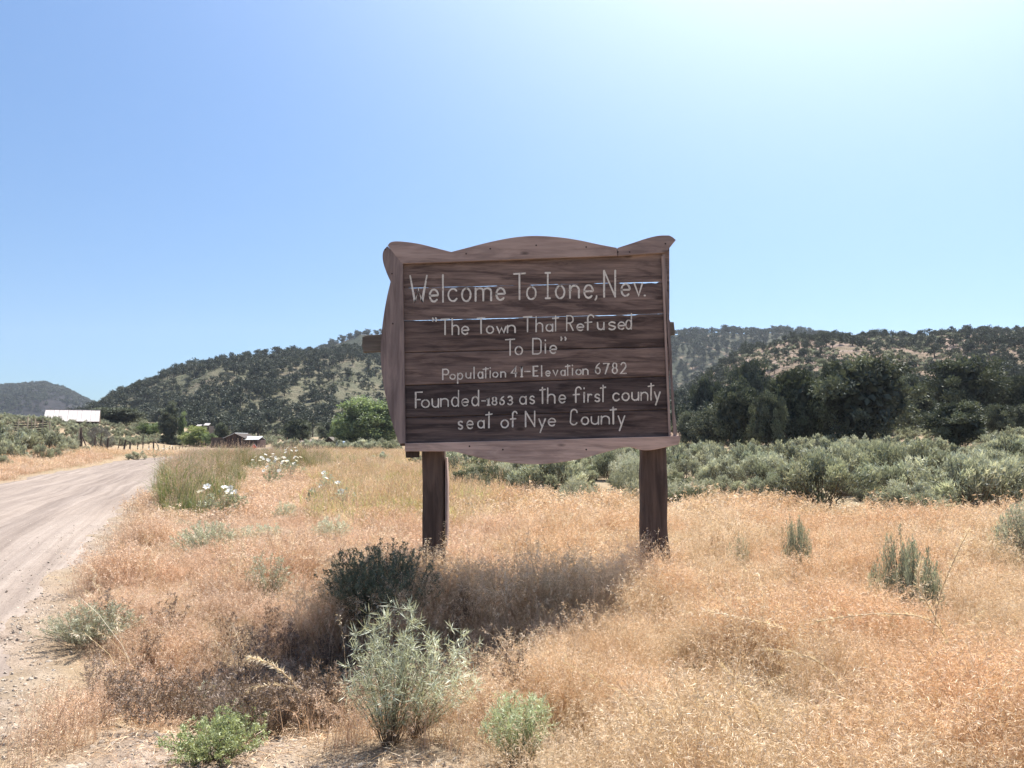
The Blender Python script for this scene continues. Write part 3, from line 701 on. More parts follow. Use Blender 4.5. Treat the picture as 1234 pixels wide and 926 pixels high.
# raggedly split right-hand batten
rb = [(1103, 112), (1114, 112), (1116, 165), (1121, 172), (1122, 240), (1119, 246), (1127, 262), (1129, 335), (1126, 345), (1133, 362), (1135, 440), (1139, 470), (1141, 560), (1147, 640), (1149, 700), (1155, 730), (1159, 800), (1146, 800), (1135, 600), (1120, 350)]
sign_parts.append(slab('right_batten', crl(rb), YS - .018, .016, M['trim_v'], None, wob=.0015))
sign_parts.append(slab('inner_batten', crl([(1100, 122), (1108, 122), (1136, 800), (1128, 800)]), YS - .0235, .0215, M['trim_v'], None, bev=.002))
# dark block showing beneath the lower left corner
sign_parts.append(slab('backing_block', [(488, 536), (504, 535.6), (504.5, 551.5), (488.5, 552)], YS + .024, .07, M['post'], None))
# beam across the back, its ends standing out on both sides
bp = [(436, 406), (441, 403.5), (560, 399), (700, 393.5), (806, 387), (813, 387.5), (814.5, 402.5), (806, 404), (700, 411), (560, 417.5), (458, 423.5), (437, 424.5), (435.5, 416)]
sign_parts.append(slab('cross_beam', bp, YS + .040, .055, M['grey_wood'], None, bev=.006, wob=.002))
def slab_fix(o):
    o.data.transform(inv)
# the two posts, hewn square
def post(px_t, px_b, wt, wb, py_b, yoff, gnarl=0.0, seed=0):
    random.seed(seed); mb = MB(); n = 26; a = pt(px_t, 420, YS + yoff); b = pt(px_b, py_b, YS + yoff)
    zb = Hs(b.x, YS + yoff) - .35; path = []; rad = []
    for k in range(n + 1):
        t = k / n; z = a.z + (zb - a.z) * t; tt = min(1, (a.z - z) / (a.z - b.z))
        g_ = gnarl * float(sm(.55, 1.0, tt)) * math.sin(tt * 17 + seed) * .5
        path.append((a.x + (b.x - a.x) * tt + g_ * .03 + .004 * float(vnoise(z * 4, seed)), YS + yoff, z)); rad.append((wt + (wb - wt) * tt ** 1.5) / 2 * (1 + .03 * float(vnoise(z * 3.3, seed + 9)) + .05 * g_))
    mb.tube(path, rad, 24, sq=True)
    me = bpy.data.meshes.new('post'); me.from_pydata(mb.v, [], mb.f)
    o = link('post', me, M['post']); me.polygons.foreach_set('use_smooth', [True] * len(me.polygons)); return o
sign_parts.append(post(522.3, 523.5, .242, .242, 652, .215, 0, 1))
sign_parts.append(post(784.5, 788.5, .255, .300, 686, .225, 1.0, 4))
# two split boards nailed to the posts' sides (seen as bright edges)
sign_parts.append(slab('post_side_board', [(535.6, 552), (537.4, 552), (538.6, 585), (538.4, 640), (537.6, 660), (535.8, 660)], YS + .10, .19, M['trim_v'], None, bev=.001))
# old bolt heads in the board corners and posts
def disc(px, py, r_, Y, mat, name='nail_head'):
    c = pt(px, py, YS); n = 10
    mb = MB(); mb.tube([(c.x, Y, c.z), (c.x, Y - .003, c.z)], [r_, r_ * .85], n); return mb.build(name, mat)
nb = NB('rusty_iron'); M['iron'] = nb.bsdf((.045, .03, .026), .7, None, .3)
for px, py in ((459, 301), (467, 330), (468, 390), (556, 306), (585, 300), (640, 296), (700, 298), (738, 304), (752, 304), (795, 294), (600, 541), (700, 541), (560, 537)):
    sign_parts.append(disc(px + 6, py + 1, .009, YS - (.0405 if py < 500 else .0445), M['iron']))

# lettering: single-stroke hand-routed letters. Glyph strokes in a unit box, y up
def arc(cx, cy, rx, ry, a0, a1, n=14): return [(cx + rx * math.cos(R(a0 + (a1 - a0) * k / n)), cy + ry * math.sin(R(a0 + (a1 - a0) * k / n))) for k in range(n + 1)]
O_ = arc(.5, .5, .5, .5, 90, 450, 22)
G = {
 'W': [[(0, 1), (.28, 0), (.5, .5), (.72, 0), (1, 1)]], 'w': [[(0, 1), (.27, 0), (.5, .8), (.73, 0), (1, 1)]],
 'e': [[(.02, .50), (.98, .52)] + arc(.5, .5, .5, .5, 5, 315, 20)], 'l': [[(0, 0), (0, 1)]], 'o': [O_],
 'c': [arc(.52, .5, .52, .5, 42, 322, 18)], 'm': [[(0, 0), (0, 1)], [(0, .7)] + arc(.25, .72, .25, .27, 180, 0, 10) + [(.5, 0)], [(.5, .7)] + arc(.75, .72, .25, .27, 180, 0, 10) + [(1, 0)]],
 'T': [[(.5, 0), (.5, 1)], [(0, .985), (1, 1.0)]], 'I': [[(.5, 0), (.5, 1)], [(0, 1), (1, 1)], [(0, 0), (1, 0)]],
 'n': [[(0, 0), (0, 1)], [(0, .6)] + arc(.5, .6, .5, .4, 180, 0, 12) + [(1, 0)]],
 'N': [[(0, 0), (0, 1)], [(0, 1), (1, 0)], [(1, 0), (1, 1)]], 'v': [[(0, 1), (.55, 0), (1, 1)]],
 ',': [[(.8, 1), (.75, .5), (0, 0)]], '.': [[(0, 0), (.6, .1)]], 'h': [[(0, 0), (0, 1)], [(0, .34)] + arc(.5, .36, .5, .22, 180, 0, 12) + [(1, 0)]],
 'a': [O_, [(1, 1), (1, 0)]], 't': [[(.5, 0), (.5, 1)], [(0, .84), (1, .88)]],
 'R': [[(0, 0), (0, 1)], [(0, 1), (.4, 1)] + arc(.5, .75, .5, .25, 80, -90, 10) + [(0, .5)], [(.45, .5), (1, 0)]],
 'f': [[(.3, 0), (.3, .72)] + arc(.64, .76, .34, .24, 180, 25, 10), [(0, .5), (.75, .52)]],
 'u': [[(0, 1)] + arc(.5, .45, .5, .45, 180, 360, 14) + [(1, 1)], [(1, .45), (1, 0)]],
 's': [arc(.52, .74, .44, .26, 30, 180, 8) + [(.12, .62), (.5, .5), (.85, .40)] + arc(.5, .27, .46, .27, 15, -150, 9)],
 'd': [arc(.5, .29, .5, .29, 90, 450, 20), [(1, 0), (1, 1)]], 'D': [[(0, 0), (0, 1)], [(0, 1), (.55, 1)] + arc(.55, .8, .45, .2, 90, 0, 6) + arc(.55, .2, .45, .2, 0, -90, 6) + [(0, 0)]],
 'i': [[(.5, 0), (.5, .68)], [(.5, .96), (.5, 1.0)]], 'P': [[(0, 0), (0, 1)], [(0, .98)] + arc(.5, .73, .5, .27, 110, -110, 14) + [(0, .5)]],
 'p': [[(0, 0), (0, 1)], arc(.5, .70, .5, .30, 90, 450, 18)], '-': [[(0, .5), (1, .5)]],
 '4': [[(.8, 0), (.8, 1), (0, .35), (1, .38)]], '1': [[(0, .8), (.5, 1), (.5, 0)], [(0, 0), (1, 0)]],
 'E': [[(1, 1), (0, 1), (0, 0), (1, 0)], [(0, .52), (.8, .52)]], 'F': [[(1, 1), (0, 1), (0, 0)], [(0, .52), (.7, .52)]],
 '6': [[(.82, 1), (.50, .88), (.22, .66), (.06, .42)] + arc(.5, .29, .47, .29, 165, 525, 20)], '7': [[(0, .97), (1, 1), (.35, 0)]],
 '8': [arc(.5, .76, .40, .24, 90, 450, 18), arc(.5, .27, .5, .27, 90, 450, 18)],
 '2': [arc(.5, .72, .45, .28, 160, -20, 10) + [(.7, .42), (0, 0), (1, 0)]],
 '3': [arc(.5, .75, .42, .25, 150, -80, 10) + [(.4, .5)], [(.45, .5)] + arc(.5, .27, .5, .27, 80, -150, 12)],
 'r': [[(0, 0), (0, 1)], [(0, .6)] + arc(.55, .62, .55, .36, 180, 60, 8)],
 'y': [[(0, 1), (.48, .42)], [(1, 1), (.2, 0)]],
 'C': [[(1, .80)] + arc(.55, .78, .45, .22, 30, 180, 8) + arc(.5, .22, .5, .22, 180, 300, 8) + [(.95, .12)]],
 '"': [[(0, 1), (.15, .5), (0, 0)], [(.8, 1), (1, .5), (.85, 0)]]}
ZA = (490, 320, 8.814); ZB = (620, 315, 7.259); ZC = (490, 430, 7.7125)
ZD = (640, 430, 7.7125)
LET = [
 (ZA, 2.5, [('W', 38, 215, 112, 388), ('e', 246, 335, 258, 386), ('l', 386, 386, 102, 388), ('c', 443, 538, 250, 382), ('o', 588, 680, 245, 382), ('m', 733, 897, 245, 378), ('e', 953, 1043, 243, 368)]),
 (ZB, 2.5, [('T', -5, 92, 110, 335), ('o', 108, 187, 226, 334), ('I', 272, 310, 103, 325), ('o', 361, 437, 216, 325), ('n', 486, 563, 215, 322), ('e', 610, 686, 210, 321), (',', 706, 720, 306, 338), ('N', 784, 880, 84, 312), ('e', 935, 1008, 200, 305), ('v', 1048, 1117, 195, 300), ('.', 1138, 1143, 297, 301)]),
 (ZA, 2.0, [('"', 278, 318, 560, 592), ('T', 368, 452, 572, 736), ('h', 484, 553, 568, 735), ('e', 586, 658, 650, 733), ('T', 752, 830, 560, 724), ('o', 850, 922, 648, 722), ('w', 960, 1056, 652, 716), ('n', 1073, 1152, 640, 715)]),
 (ZB, 2.0, [('T', 78, 150, 488, 617), ('h', 189, 246, 487, 617), ('a', 277, 333, 553, 613), ('t', 335, 385, 480, 610), ('R', 457, 513, 478, 607), ('e', 547, 605, 551, 607), ('f', 618, 695, 472, 603), ('u', 727, 782, 538, 598), ('s', 822, 883, 533, 599), ('e', 907, 963, 533, 596), ('d', 974, 1022, 460, 594)]),
 (ZB, 2.0, [('T', -78, 0, 685, 822), ('o', 7, 68, 748, 818), ('D', 160, 232, 678, 812), ('i', 262, 278, 690, 805), ('e', 310, 368, 738, 807), ('"', 408, 450, 664, 692)]),
 (ZC, 1.75, [('P', 337, 390, 117, 213), ('o', 404, 452, 165, 210), ('p', 475, 520, 155, 248), ('u', 552, 596, 152, 200), ('l', 627, 627, 100, 201), ('a', 665, 708, 143, 201), ('t', 713, 757, 103, 198), ('i', 770, 784, 103, 197), ('o', 802, 848, 146, 191), ('n', 875, 918, 143, 190), ('4', 974, 1023, 90, 188), ('1', 1062, 1079, 90, 188), ('-', 1100, 1146, 130, 146)]),
 (ZD, 1.75, [('E', 22, 62, 90, 181), ('l', 98, 98, 85, 181), ('e', 137, 177, 134, 180), ('v', 205, 247, 128, 177), ('a', 277, 316, 128, 176), ('t', 320, 360, 76, 174), ('i', 377, 391, 80, 171), ('o', 417, 466, 121, 168), ('n', 482, 528, 117, 166), ('6', 597, 643, 64, 160), ('7', 674, 720, 63, 160), ('8', 755, 800, 60, 157), ('2', 832, 883, 57, 156)]),
 (ZC, 2.0, [('F', 84, 145, 332, 475), ('o', 140, 211, 403, 472), ('u', 238, 296, 395, 470), ('n', 319, 386, 392, 463), ('d', 420, 482, 317, 462), ('e', 514, 575, 392, 458), ('d', 607, 668, 314, 456), ('-', 699, 732, 405, 418), ('1', 750, 774, 382, 450), ('8', 795, 838, 378, 448), ('6', 865, 908, 373, 446), ('3', 938, 984, 370, 446), ('a', 1052, 1110, 372, 441), ('s', 1145, 1188, 368, 438)]),
 (ZD, 2.0, [('t', 82, 130, 288, 435), ('h', 154, 220, 292, 433), ('e', 260, 320, 358, 430), ('f', 392, 468, 285, 425), ('i', 484, 502, 293, 422), ('r', 529, 568, 350, 420), ('s', 592, 638, 350, 418), ('t', 645, 692, 268, 418), ('c', 762, 820, 340, 410), ('o', 847, 910, 338, 408), ('u', 937, 998, 335, 406), ('n', 1022, 1083, 333, 406), ('t', 1090, 1140, 252, 403), ('y', 1147, 1198, 330, 448)]),
 (ZC, 2.0, [('s', 480, 521, 602, 673), ('e', 562, 618, 598, 668), ('a', 662, 720, 595, 663), ('t', 738, 793, 518, 662), ('o', 879, 945, 590, 660), ('f', 967, 1028, 510, 653), ('N', 1106, 1190, 510, 650)]),
 (ZD, 2.0, [('y', 72, 133, 578, 703), ('e', 162, 226, 575, 643), ('C', 364, 428, 492, 633), ('o', 469, 533, 563, 630), ('u', 560, 626, 558, 628), ('n', 654, 726, 555, 626), ('t', 737, 790, 472, 626), ('y', 810, 868, 553, 686)]),
]
def stroke(mb, P, wd, Y):
    """flat painted stroke with round ends; P = [(x,z)] metres"""
    n = len(P); L_ = []; Rr = []
    for i in range(n):
        a = P[max(i - 1, 0)]; b = P[min(i + 1, n - 1)]; dx, dz = b[0] - a[0], b[1] - a[1]; l = math.hypot(dx, dz) or 1
        k = 1.0
        if 0 < i < n - 1:
            u = Vector((P[i][0] - a[0], P[i][1] - a[1])); v = Vector((b[0] - P[i][0], b[1] - P[i][1]))
            if u.length > 1e-6 and v.length > 1e-6: k = 1 / max(.6, math.cos(u.angle(v) / 2))
        nx, nz = -dz / l, dx / l; h_ = wd / 2 * k * (1 + .16 * random.uniform(-1, 1))
        L_.append((P[i][0] + nx * h_, P[i][1] + nz * h_)); Rr.append((P[i][0] - nx * h_, P[i][1] - nz * h_))
    def cap(p, q):                                   # half circle round p, away from q
        a0 = math.atan2(p[1] - q[1], p[0] - q[0]); return [(p[0] + wd / 2 * math.cos(a0 + t), p[1] + wd / 2 * math.sin(a0 + t)) for t in (math.pi / 2.6, math.pi / 5, 0, -math.pi / 5, -math.pi / 2.6)]
    vs = [(x, Y, z) for x, z in L_] + [(x, Y, z) for x, z in Rr]; fs = [(i, i + 1, n + i + 1, n + i) for i in range(n - 1)]
    c1 = cap(P[0], P[1]); o = len(vs); vs += [(x, Y, z) for x, z in c1]; fs.append((0, n) + tuple(o + i for i in range(5)))
    c2 = cap(P[-1], P[-2]); o = len(vs); vs += [(x, Y, z) for x, z in c2]; fs.append((2 * n - 1, n - 1) + tuple(o + i for i in range(5)))
    mb.add(vs, fs)
random.seed(11); lk = 0
for (ox, oy, zs), wpx, items in LET:
    for ch, x0, x1, y0, y1 in items:
        mb = MB(); lk += 1
        for si, st in enumerate(G[ch]):
            P = []
            for u, v in st:
                X = x0 + (x1 - x0) * u; Yp = y1 + (y0 - y1) * v - (X - x0) * .03 * (1 if ch in 'mnTEIFRtfh' else .5)
                q = pt(ox + X / zs + random.uniform(-.12, .12), oy + Yp / zs + random.uniform(-.10, .10), YS); P.append((q.x, q.z))
            wd = .88 * wpx / FX * YS * random.uniform(.9, 1.08)
            stroke(mb, P, wd, YS - .0025 - .0004 * si - .0003 * (lk % 3))
        o = mb.build('letter', M['letter']); sign_parts.append(o)
        if (o.data.polygons[0].normal.y > 0): o.data.flip_normals()
for o in sign_parts:
    o.parent = sign; o.data.transform(inv)

# ------------------------------------------------------------------ trees
def tree(name, cat, label, px, w_px, top, base, Y, crown, dims, tr_, group=None, sx=1.0, z=None, rz=None):
    """crown/trunk meshes of nominal (width, height) dims, sized to what the photo shows at its distance"""
    x = (px - 617) / FX * Y; zg = Hs(x, Y) if z is None else z
    ztop = pt(px, top, Y).z; hgt = max(ztop - zg, 1.0); wid = w_px / FX * Y
    o = empty(name, (x, Y, zg - .05), random.uniform(0, 6.28) if rz is None else rz); tag(o, label, cat, group)
    o.scale = (wid / dims[0], wid / dims[0], hgt / dims[1])
    link_c = bpy.data.objects.new('crown', crown); COL.objects.link(link_c); link_c.parent = o
    link_t = bpy.data.objects.new('trunk', tr_); COL.objects.link(link_t); link_t.parent = o
    return o
jun = [crown_mesh(20 + k, 3.6, 3.3, 3.9, 64, 190, .95, .27, .15, 'juniper', .35, .72, .12) for k in range(4)]
jt = [trunk_mesh(30 + k, 5.2, .24, 7, 2.2, .12) for k in range(2)]
JD = (8.2, 7.8)
BIG = [(1045, 128, 424, 545, 72, 'largest dark evergreen tree right of the sign, broad crown reaching the sagebrush'),
       (957, 84, 440, 546, 74, 'dark rounded evergreen tree left of the largest one, in front of the tan slope'),
       (888, 66, 462, 545, 78, 'dark evergreen with a greenish crown nearest the right edge of the sign'),
       (1168, 100, 425, 520, 96, 'tall broad evergreen on the rise at the right, behind a low round one'),
       (1152, 88, 486, 545, 62, 'low round evergreen in front of the tall one at the right'),
       (1240, 60, 452, 528, 92, 'dark evergreen cut by the right edge of the photo'),
       (1098, 56, 455, 530, 100, 'evergreen filling the gap right of the largest tree'),
       (1205, 42, 492, 530, 74, 'small yellowish evergreen bush tree between the right-hand evergreens'),
       (905, 62, 428, 500, 135, 'evergreen standing higher up at the foot of the tan slope'),
       (1003, 52, 436, 520, 115, 'evergreen showing between the two darkest trees'),
       (852, 46, 455, 530, 120, 'dark evergreen just right of the board, low on the hillside'),
       (925, 44, 470, 548, 70, 'narrow evergreen between the greenish and the rounded dark tree')]
random.seed(5)
for k, (px, wp, tp, bs, Y, lab) in enumerate(BIG):
    o = tree('evergreen_tree', 'tree', lab, px, wp, tp - 12, bs, Y, jun[k % 4], JD, jt[k % 2], 'evergreen trees right of the sign')
rb_ = np.random.default_rng(77)
for k in range(30):
    Y = rb_.uniform(84, 135); px = 822 + (k + rb_.uniform(-.4, .4)) * 14.5; hm = rb_.uniform(3.2, 6.0); wm = hm * rb_.uniform(.85, 1.15)
    x = (px - 617) / FX * Y; bs = 530 - (Hs(x, Y) - CAMZ) / Y * FX
    tree('evergreen_tree', 'tree', 'middle-sized evergreen in the belt at the foot of the right-hand slope', px, wm / Y * FX, bs - hm / Y * FX, bs, Y, jun[k % 4], JD, jt[k % 2], 'evergreen belt at the foot of the right-hand slope')
cot = crown_mesh(41, 3.6, 3.0, 3.7, 70, 260, 1.0, .24, .16, 'cotton', .3, .7)
cot2 = crown_mesh(42, 3.6, 3.0, 3.7, 50, 200, 1.1, .26, .16, 'cotton', .3, .7)
lime = crown_mesh(43, 3.6, 3.2, 3.6, 44, 200, 1.0, .26, .14, 'lime', .2, .6)
pop = crown_mesh(44, 2.0, 4.6, 4.7, 60, 200, .8, .22, .13, 'juniper', .3, .75)
pop2 = crown_mesh(45, 2.0, 4.6, 4.7, 40, 150, .8, .24, .14, 'cotton', .3, .6)
wil = crown_mesh(46, 3.8, 3.0, 3.6, 60, 230, 1.0, .26, .15, 'juniper', .3, .75)
bare_c = crown_mesh(47, 3.6, 2.6, 3.2, 40, 160, 1.0, .50, .035, 'twig_grey', .1, 0)
CD = (7.4, 7.0); PD = (5.4, 9.2)
tree('cottonwood_tree', 'tree', 'big bright green cottonwood with round crown just left of the sign board', 446, 86, 480, 541, 165, cot, CD, jt[0])
tree('cottonwood_tree', 'tree', 'darker green tree joined to the left foot of the bright cottonwood', 418, 34, 506, 541, 168, cot2, CD, jt[1])
tree('poplar_tree', 'tree', 'dark column-shaped poplar at the foot of the main hill', 205, 27, 487, 531, 165, pop, PD, jt[1])
tree('poplar_tree', 'tree', 'slim green poplar leaning on the right side of the dark column', 219, 13, 494, 531, 166, pop2, PD, jt[0])
tree('willow_tree', 'tree', 'broad dark round tree right of the white-roofed barn', 142, 62, 487, 527, 185, wil, CD, jt[0])
tree('willow_tree', 'tree', 'dark rounded tree between the barn and the broad dark tree', 120, 34, 492, 522, 190, wil, CD, jt[1])
tree('willow_tree', 'tree', 'mid green tree left of the dark column poplar', 181, 30, 507, 528, 175, cot2, CD, jt[1])
tree('shrub_tree', 'tree', 'yellow-green bushy tree left of the brown cabin', 240, 38, 514, 538, 160, lime, CD, jt[0])
tree('shrub_tree', 'tree', 'small green tree close to the left wall of the cabin', 254, 18, 520, 539, 158, cot2, CD, jt[1])
tree('evergreen_tree', 'tree', 'dark evergreen rising over the left end of the cabin', 268, 22, 506, 539, 168, jun[2], JD, jt[1])
tree('evergreen_tree', 'tree', 'dark evergreen at the hill foot right of the cabin', 358, 44, 500, 538, 180, jun[1], JD, jt[0])
tree('evergreen_tree', 'tree', 'dark evergreen directly left of the cottonwood', 396, 30, 505, 538, 200, jun[3], JD, jt[0])
tree('dead_bush', 'bush', 'grey twiggy leafless bush behind the fence posts', 123, 34, 514, 534, 97, bare_c, (7.6, 5.6), jt[0])

# ------------------------------------------------------------------ hillside conifers
htm = [hill_tree_mesh(60 + k, 300, [1.0, 1.15, .9, 1.25, 1.05, 1.0][k]) for k in range(6)]
cand = []   # x,y,z,height,px, priority
rt = np.random.default_rng(99)
def hill_cands(name, n, hmin, hmax, dens):
    hf, Y0, Y1, pa, pb = HILLS[name]
    t = rt.uniform(0.02, 1.12, n); d = Y0 + (Y1 - Y0) * t; px = rt.uniform(max(pa, -120), min(pb, 1380), n)
    px = px; k = rt.uniform(size=n) < dens(px, t, (px - 617) / FX * d, d); px, t, d = px[k], t[k], d[k]
    z = hf(px, d); x = (px - 617) / FX * d
    zr = H(x, d); ok = z > zr - .5
    for a, b, c_, q in zip(x[ok], d[ok], z[ok], px[ok]): cand.append((a, b, c_, hmin * .6 + (hmax * 1.15 - hmin * .6) * rt.beta(1.6, 2.0), q, name))
hill_cands('main_hill', 6500, 3.2, 6.8, lambda px, t, x, y: np.clip(.72 + .55 * vnoise(x / 42., y / 60.) + .5 * vnoise(x / 13., y / 24.) + .35 * (t > .85) + .3 * sm(300, 130, px) - .25 * sm(.25, .0, t), 0.05, 1))
hill_cands('back_hill', 9500, 5.5, 9.5, lambda px, t, x, y: np.clip(.9 + .5 * vnoise(x / 80., y / 90.) - .85 * ((px > 405) & (px < 500) & (t > .3) & (t < .93)), 0.04, 1))
hill_cands('right_hill', 6500, 2.0, 4.8, lambda px, t, x, y: np.clip(.26 + .50 * vnoise(x / 22., y / 30.) + 1.0 * sm(.50, .22, t + .1 * vnoise(px / 60., t * 0)) + .18 * (t > .93) + .5 * sm(1130, 1220, px) + .45 * sm(900, 850, px), 0.06, 1))
cand.sort(key=lambda c: -c[3] / c[1])
# hidden behind the board or outside the frame: those go with the mass
indiv = []; rest = []
used = []
for c in cand:
    px = c[4]; py = 530 - (c[2] - CAMZ) / c[1] * FX
    hid = (455 < px < 822 and py > 290) or px < -6 or px > 1240
    big = any(abs(px - b[0]) < b[1] * .42 and b[2] + 6 < py < 548 and c[1] > b[4] for b in BIG)
    dense = any(abs(px - u[0]) < u[2] * .45 and abs(py - u[1]) < u[2] * .35 for u in used[-60:])
    if not hid and not big and not dense and len(indiv) < 280: indiv.append(c); used.append((px, py, c[3] / c[1] * FX))
    else: rest.append(c)
LABH = {'main_hill': 'dark pinyon tree among many on the hill behind the cabin', 'right_hill': 'small pinyon tree among many on the slope right of the sign', 'back_hill': 'dark pinyon tree among many on the far ridge behind'}
for k, c in enumerate(indiv):
    o = bpy.data.objects.new('pinyon_tree', htm[k % 6]); COL.objects.link(o)
    f = rt.uniform(.85, 1.25); o.location = (c[0], c[1], c[2] - .1); o.rotation_euler = (0, 0, rt.uniform(0, 6.28)); o.scale = (c[3] * f, c[3] * f, c[3])
    tag(o, LABH[c[5]], 'tree', {'main_hill': 'pinyon trees on the hill behind the cabin', 'right_hill': 'pinyon trees on the slope right of the sign', 'back_hill': 'pinyon trees on the far ridge'}[c[5]])
rx = np.array([[c[0], c[1], c[2] - .1, c[3]] for c in rest]); fs_ = rt.uniform(.85, 1.25, len(rx))
scatter('distant_woods', htm, rx[:, 0], rx[:, 1], rx[:, 2], rt.uniform(0, 6.28, len(rx)), rx[:, 3] * fs_, .03, rx[:, 3])
nf = 5200; hf, Y0, Y1, pa, pb = HILLS['far_hill']; t = rt.uniform(.05, 1.08, nf); d = Y0 + (Y1 - Y0) * t; px = rt.uniform(-40, 150, nf); x = (px - 617) / FX * d; z = hf(px, d)
kf = rt.uniform(size=nf) < .55 + .6 * vnoise(x / 90., d / 120.); hh = rt.uniform(5, 10, nf)[kf]
scatter('far_hill_woods', htm, x[kf], d[kf], z[kf] - .5, rt.uniform(0, 6.28, kf.sum()), hh * 1.3, .03, hh)
# scrub between the hill trees
scr = [sage_mesh(300 + k, 16, 9, .30, .16, 'sage', .6, .3, .8) for k in range(3)]
scr2 = [sage_mesh(310 + k, 16, 9, .30, .16, 'sage_dark', .6, .3, .8) for k in range(3)]
sx_, sy_, sz_ = [], [], []
for nm, n in (('main_hill', 7000), ('right_hill', 9000)):
    hf, Y0, Y1, pa, pb = HILLS[nm]
    t = rt.uniform(0, 1.05, n) ** .8; d = Y0 + (Y1 - Y0) * t; px = rt.uniform(max(pa, -60), min(pb, 1300), n); x = (px - 617) / FX * d; z = hf(px, d)
    ok = (z > H(x, d) - .3) & (rt.uniform(size=n) < .6 + .6 * vnoise(x / 15., d / 20.)); sx_.append(x[ok]); sy_.append(d[ok]); sz_.append(z[ok])
sx_, sy_, sz_ = map(np.concatenate, (sx_, sy_, sz_))
scatter('hillside_scrub', scr + scr2, sx_, sy_, sz_, rt.uniform(0, 6.28, len(sx_)), rt.uniform(.7, 2.0, len(sx_)), .05)

# ------------------------------------------------------------------ sagebrush
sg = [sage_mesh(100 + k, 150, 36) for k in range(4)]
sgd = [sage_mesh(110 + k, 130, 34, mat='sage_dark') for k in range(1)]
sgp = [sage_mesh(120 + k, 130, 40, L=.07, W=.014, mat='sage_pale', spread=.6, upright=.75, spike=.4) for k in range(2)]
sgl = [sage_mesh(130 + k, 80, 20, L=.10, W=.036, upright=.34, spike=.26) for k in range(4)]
def sage(me, px, py_base, Y, wm, hm, label, group=None, name='sagebrush', cat='bush', z=None):
    x = (px - 617) / FX * Y
    o = bpy.data.objects.new(name, me); COL.objects.link(o); o.location = (x, Y, (Hs(x, Y) if z is None else z) - .03)
    o.rotation_euler = (random.uniform(-.06, .06), random.uniform(-.06, .06), random.uniform(0, 6.28)); o.scale = (wm / 1.35, wm / 1.35, hm / .95); tag(o, label, cat, group); return o
rs_ = np.random.default_rng(21); random.seed(21)
ns = 0; placed = []
def front(px):   # depth where the thicket starts, by bearing
    return np.interp(px, [530, 560, 640, 700, 760, 800, 870, 930, 1000, 1100, 1180, 1240, 1500], [27, 23, 21, 19.5, 19, 18.2, 17.0, 16.0, 14.8, 15.4, 14.4, 13.6, 13])
Y = 13.0; 
while Y < 66:
    step = 2.3 + (Y - 13) * .010
    x0, x1 = (515 - 617) / FX * Y, (1275 - 617) / FX * Y
    x = x0 + rs_.uniform(0, step)
    while x < x1:
        yy = Y + rs_.uniform(-.5, .5) * step; xx = x + rs_.uniform(-.3, .3) * step; px = 617 + xx / yy * FX
        near_tree = any(abs(px - b[0]) < b[1] * .4 and yy > b[4] - 4 for b in BIG)
        if yy > front(px) and not near_tree and not (yy > 45 and rs_.uniform() < .25):
            placed.append((xx, yy, px))
        x += step * rs_.uniform(.8, 1.25)
    Y += step * .95
LMK = [('front-row sagebrush at the grass edge just right of the right post', 835), ('front-row sagebrush below the greenish evergreen nearest the board', 880),
       ('front-row sagebrush below the dark rounded evergreen left of the largest', 950), ('front-row sagebrush left of centre below the largest evergreen', 1010), ('front-row sagebrush right of centre below the largest evergreen', 1070),
       ('front-row sagebrush below the low round evergreen at the right', 1145), ('front-row sagebrush near the right edge behind the dense dark one', 1200),
       ('front-row sagebrush just right of the left post under the board', 556), ('front-row sagebrush under the board, a third of the way to the right post', 620), ('front-row sagebrush under the middle of the board behind the pale round one', 672), ('front-row sagebrush under the board right of the pale round one', 725), ('front-row sagebrush just left of the right post', 762)]
lm_used = set()
placed.sort(key=lambda p: p[1])
placed = placed[:200]
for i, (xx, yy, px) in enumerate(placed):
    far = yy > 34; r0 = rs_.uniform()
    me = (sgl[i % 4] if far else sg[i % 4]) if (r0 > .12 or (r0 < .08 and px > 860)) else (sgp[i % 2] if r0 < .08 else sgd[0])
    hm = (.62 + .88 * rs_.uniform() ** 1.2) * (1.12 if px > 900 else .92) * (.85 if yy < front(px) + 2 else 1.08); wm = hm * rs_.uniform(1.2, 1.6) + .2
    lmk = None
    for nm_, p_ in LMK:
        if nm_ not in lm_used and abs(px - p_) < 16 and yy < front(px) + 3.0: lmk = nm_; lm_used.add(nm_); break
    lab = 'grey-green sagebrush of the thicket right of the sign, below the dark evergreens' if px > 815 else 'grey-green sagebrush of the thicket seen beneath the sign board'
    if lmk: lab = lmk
    sage(me, px, 0, yy, wm, hm, lab, 'sagebrush thicket right of the sign' if px > 815 else 'sagebrush thicket seen under the board')
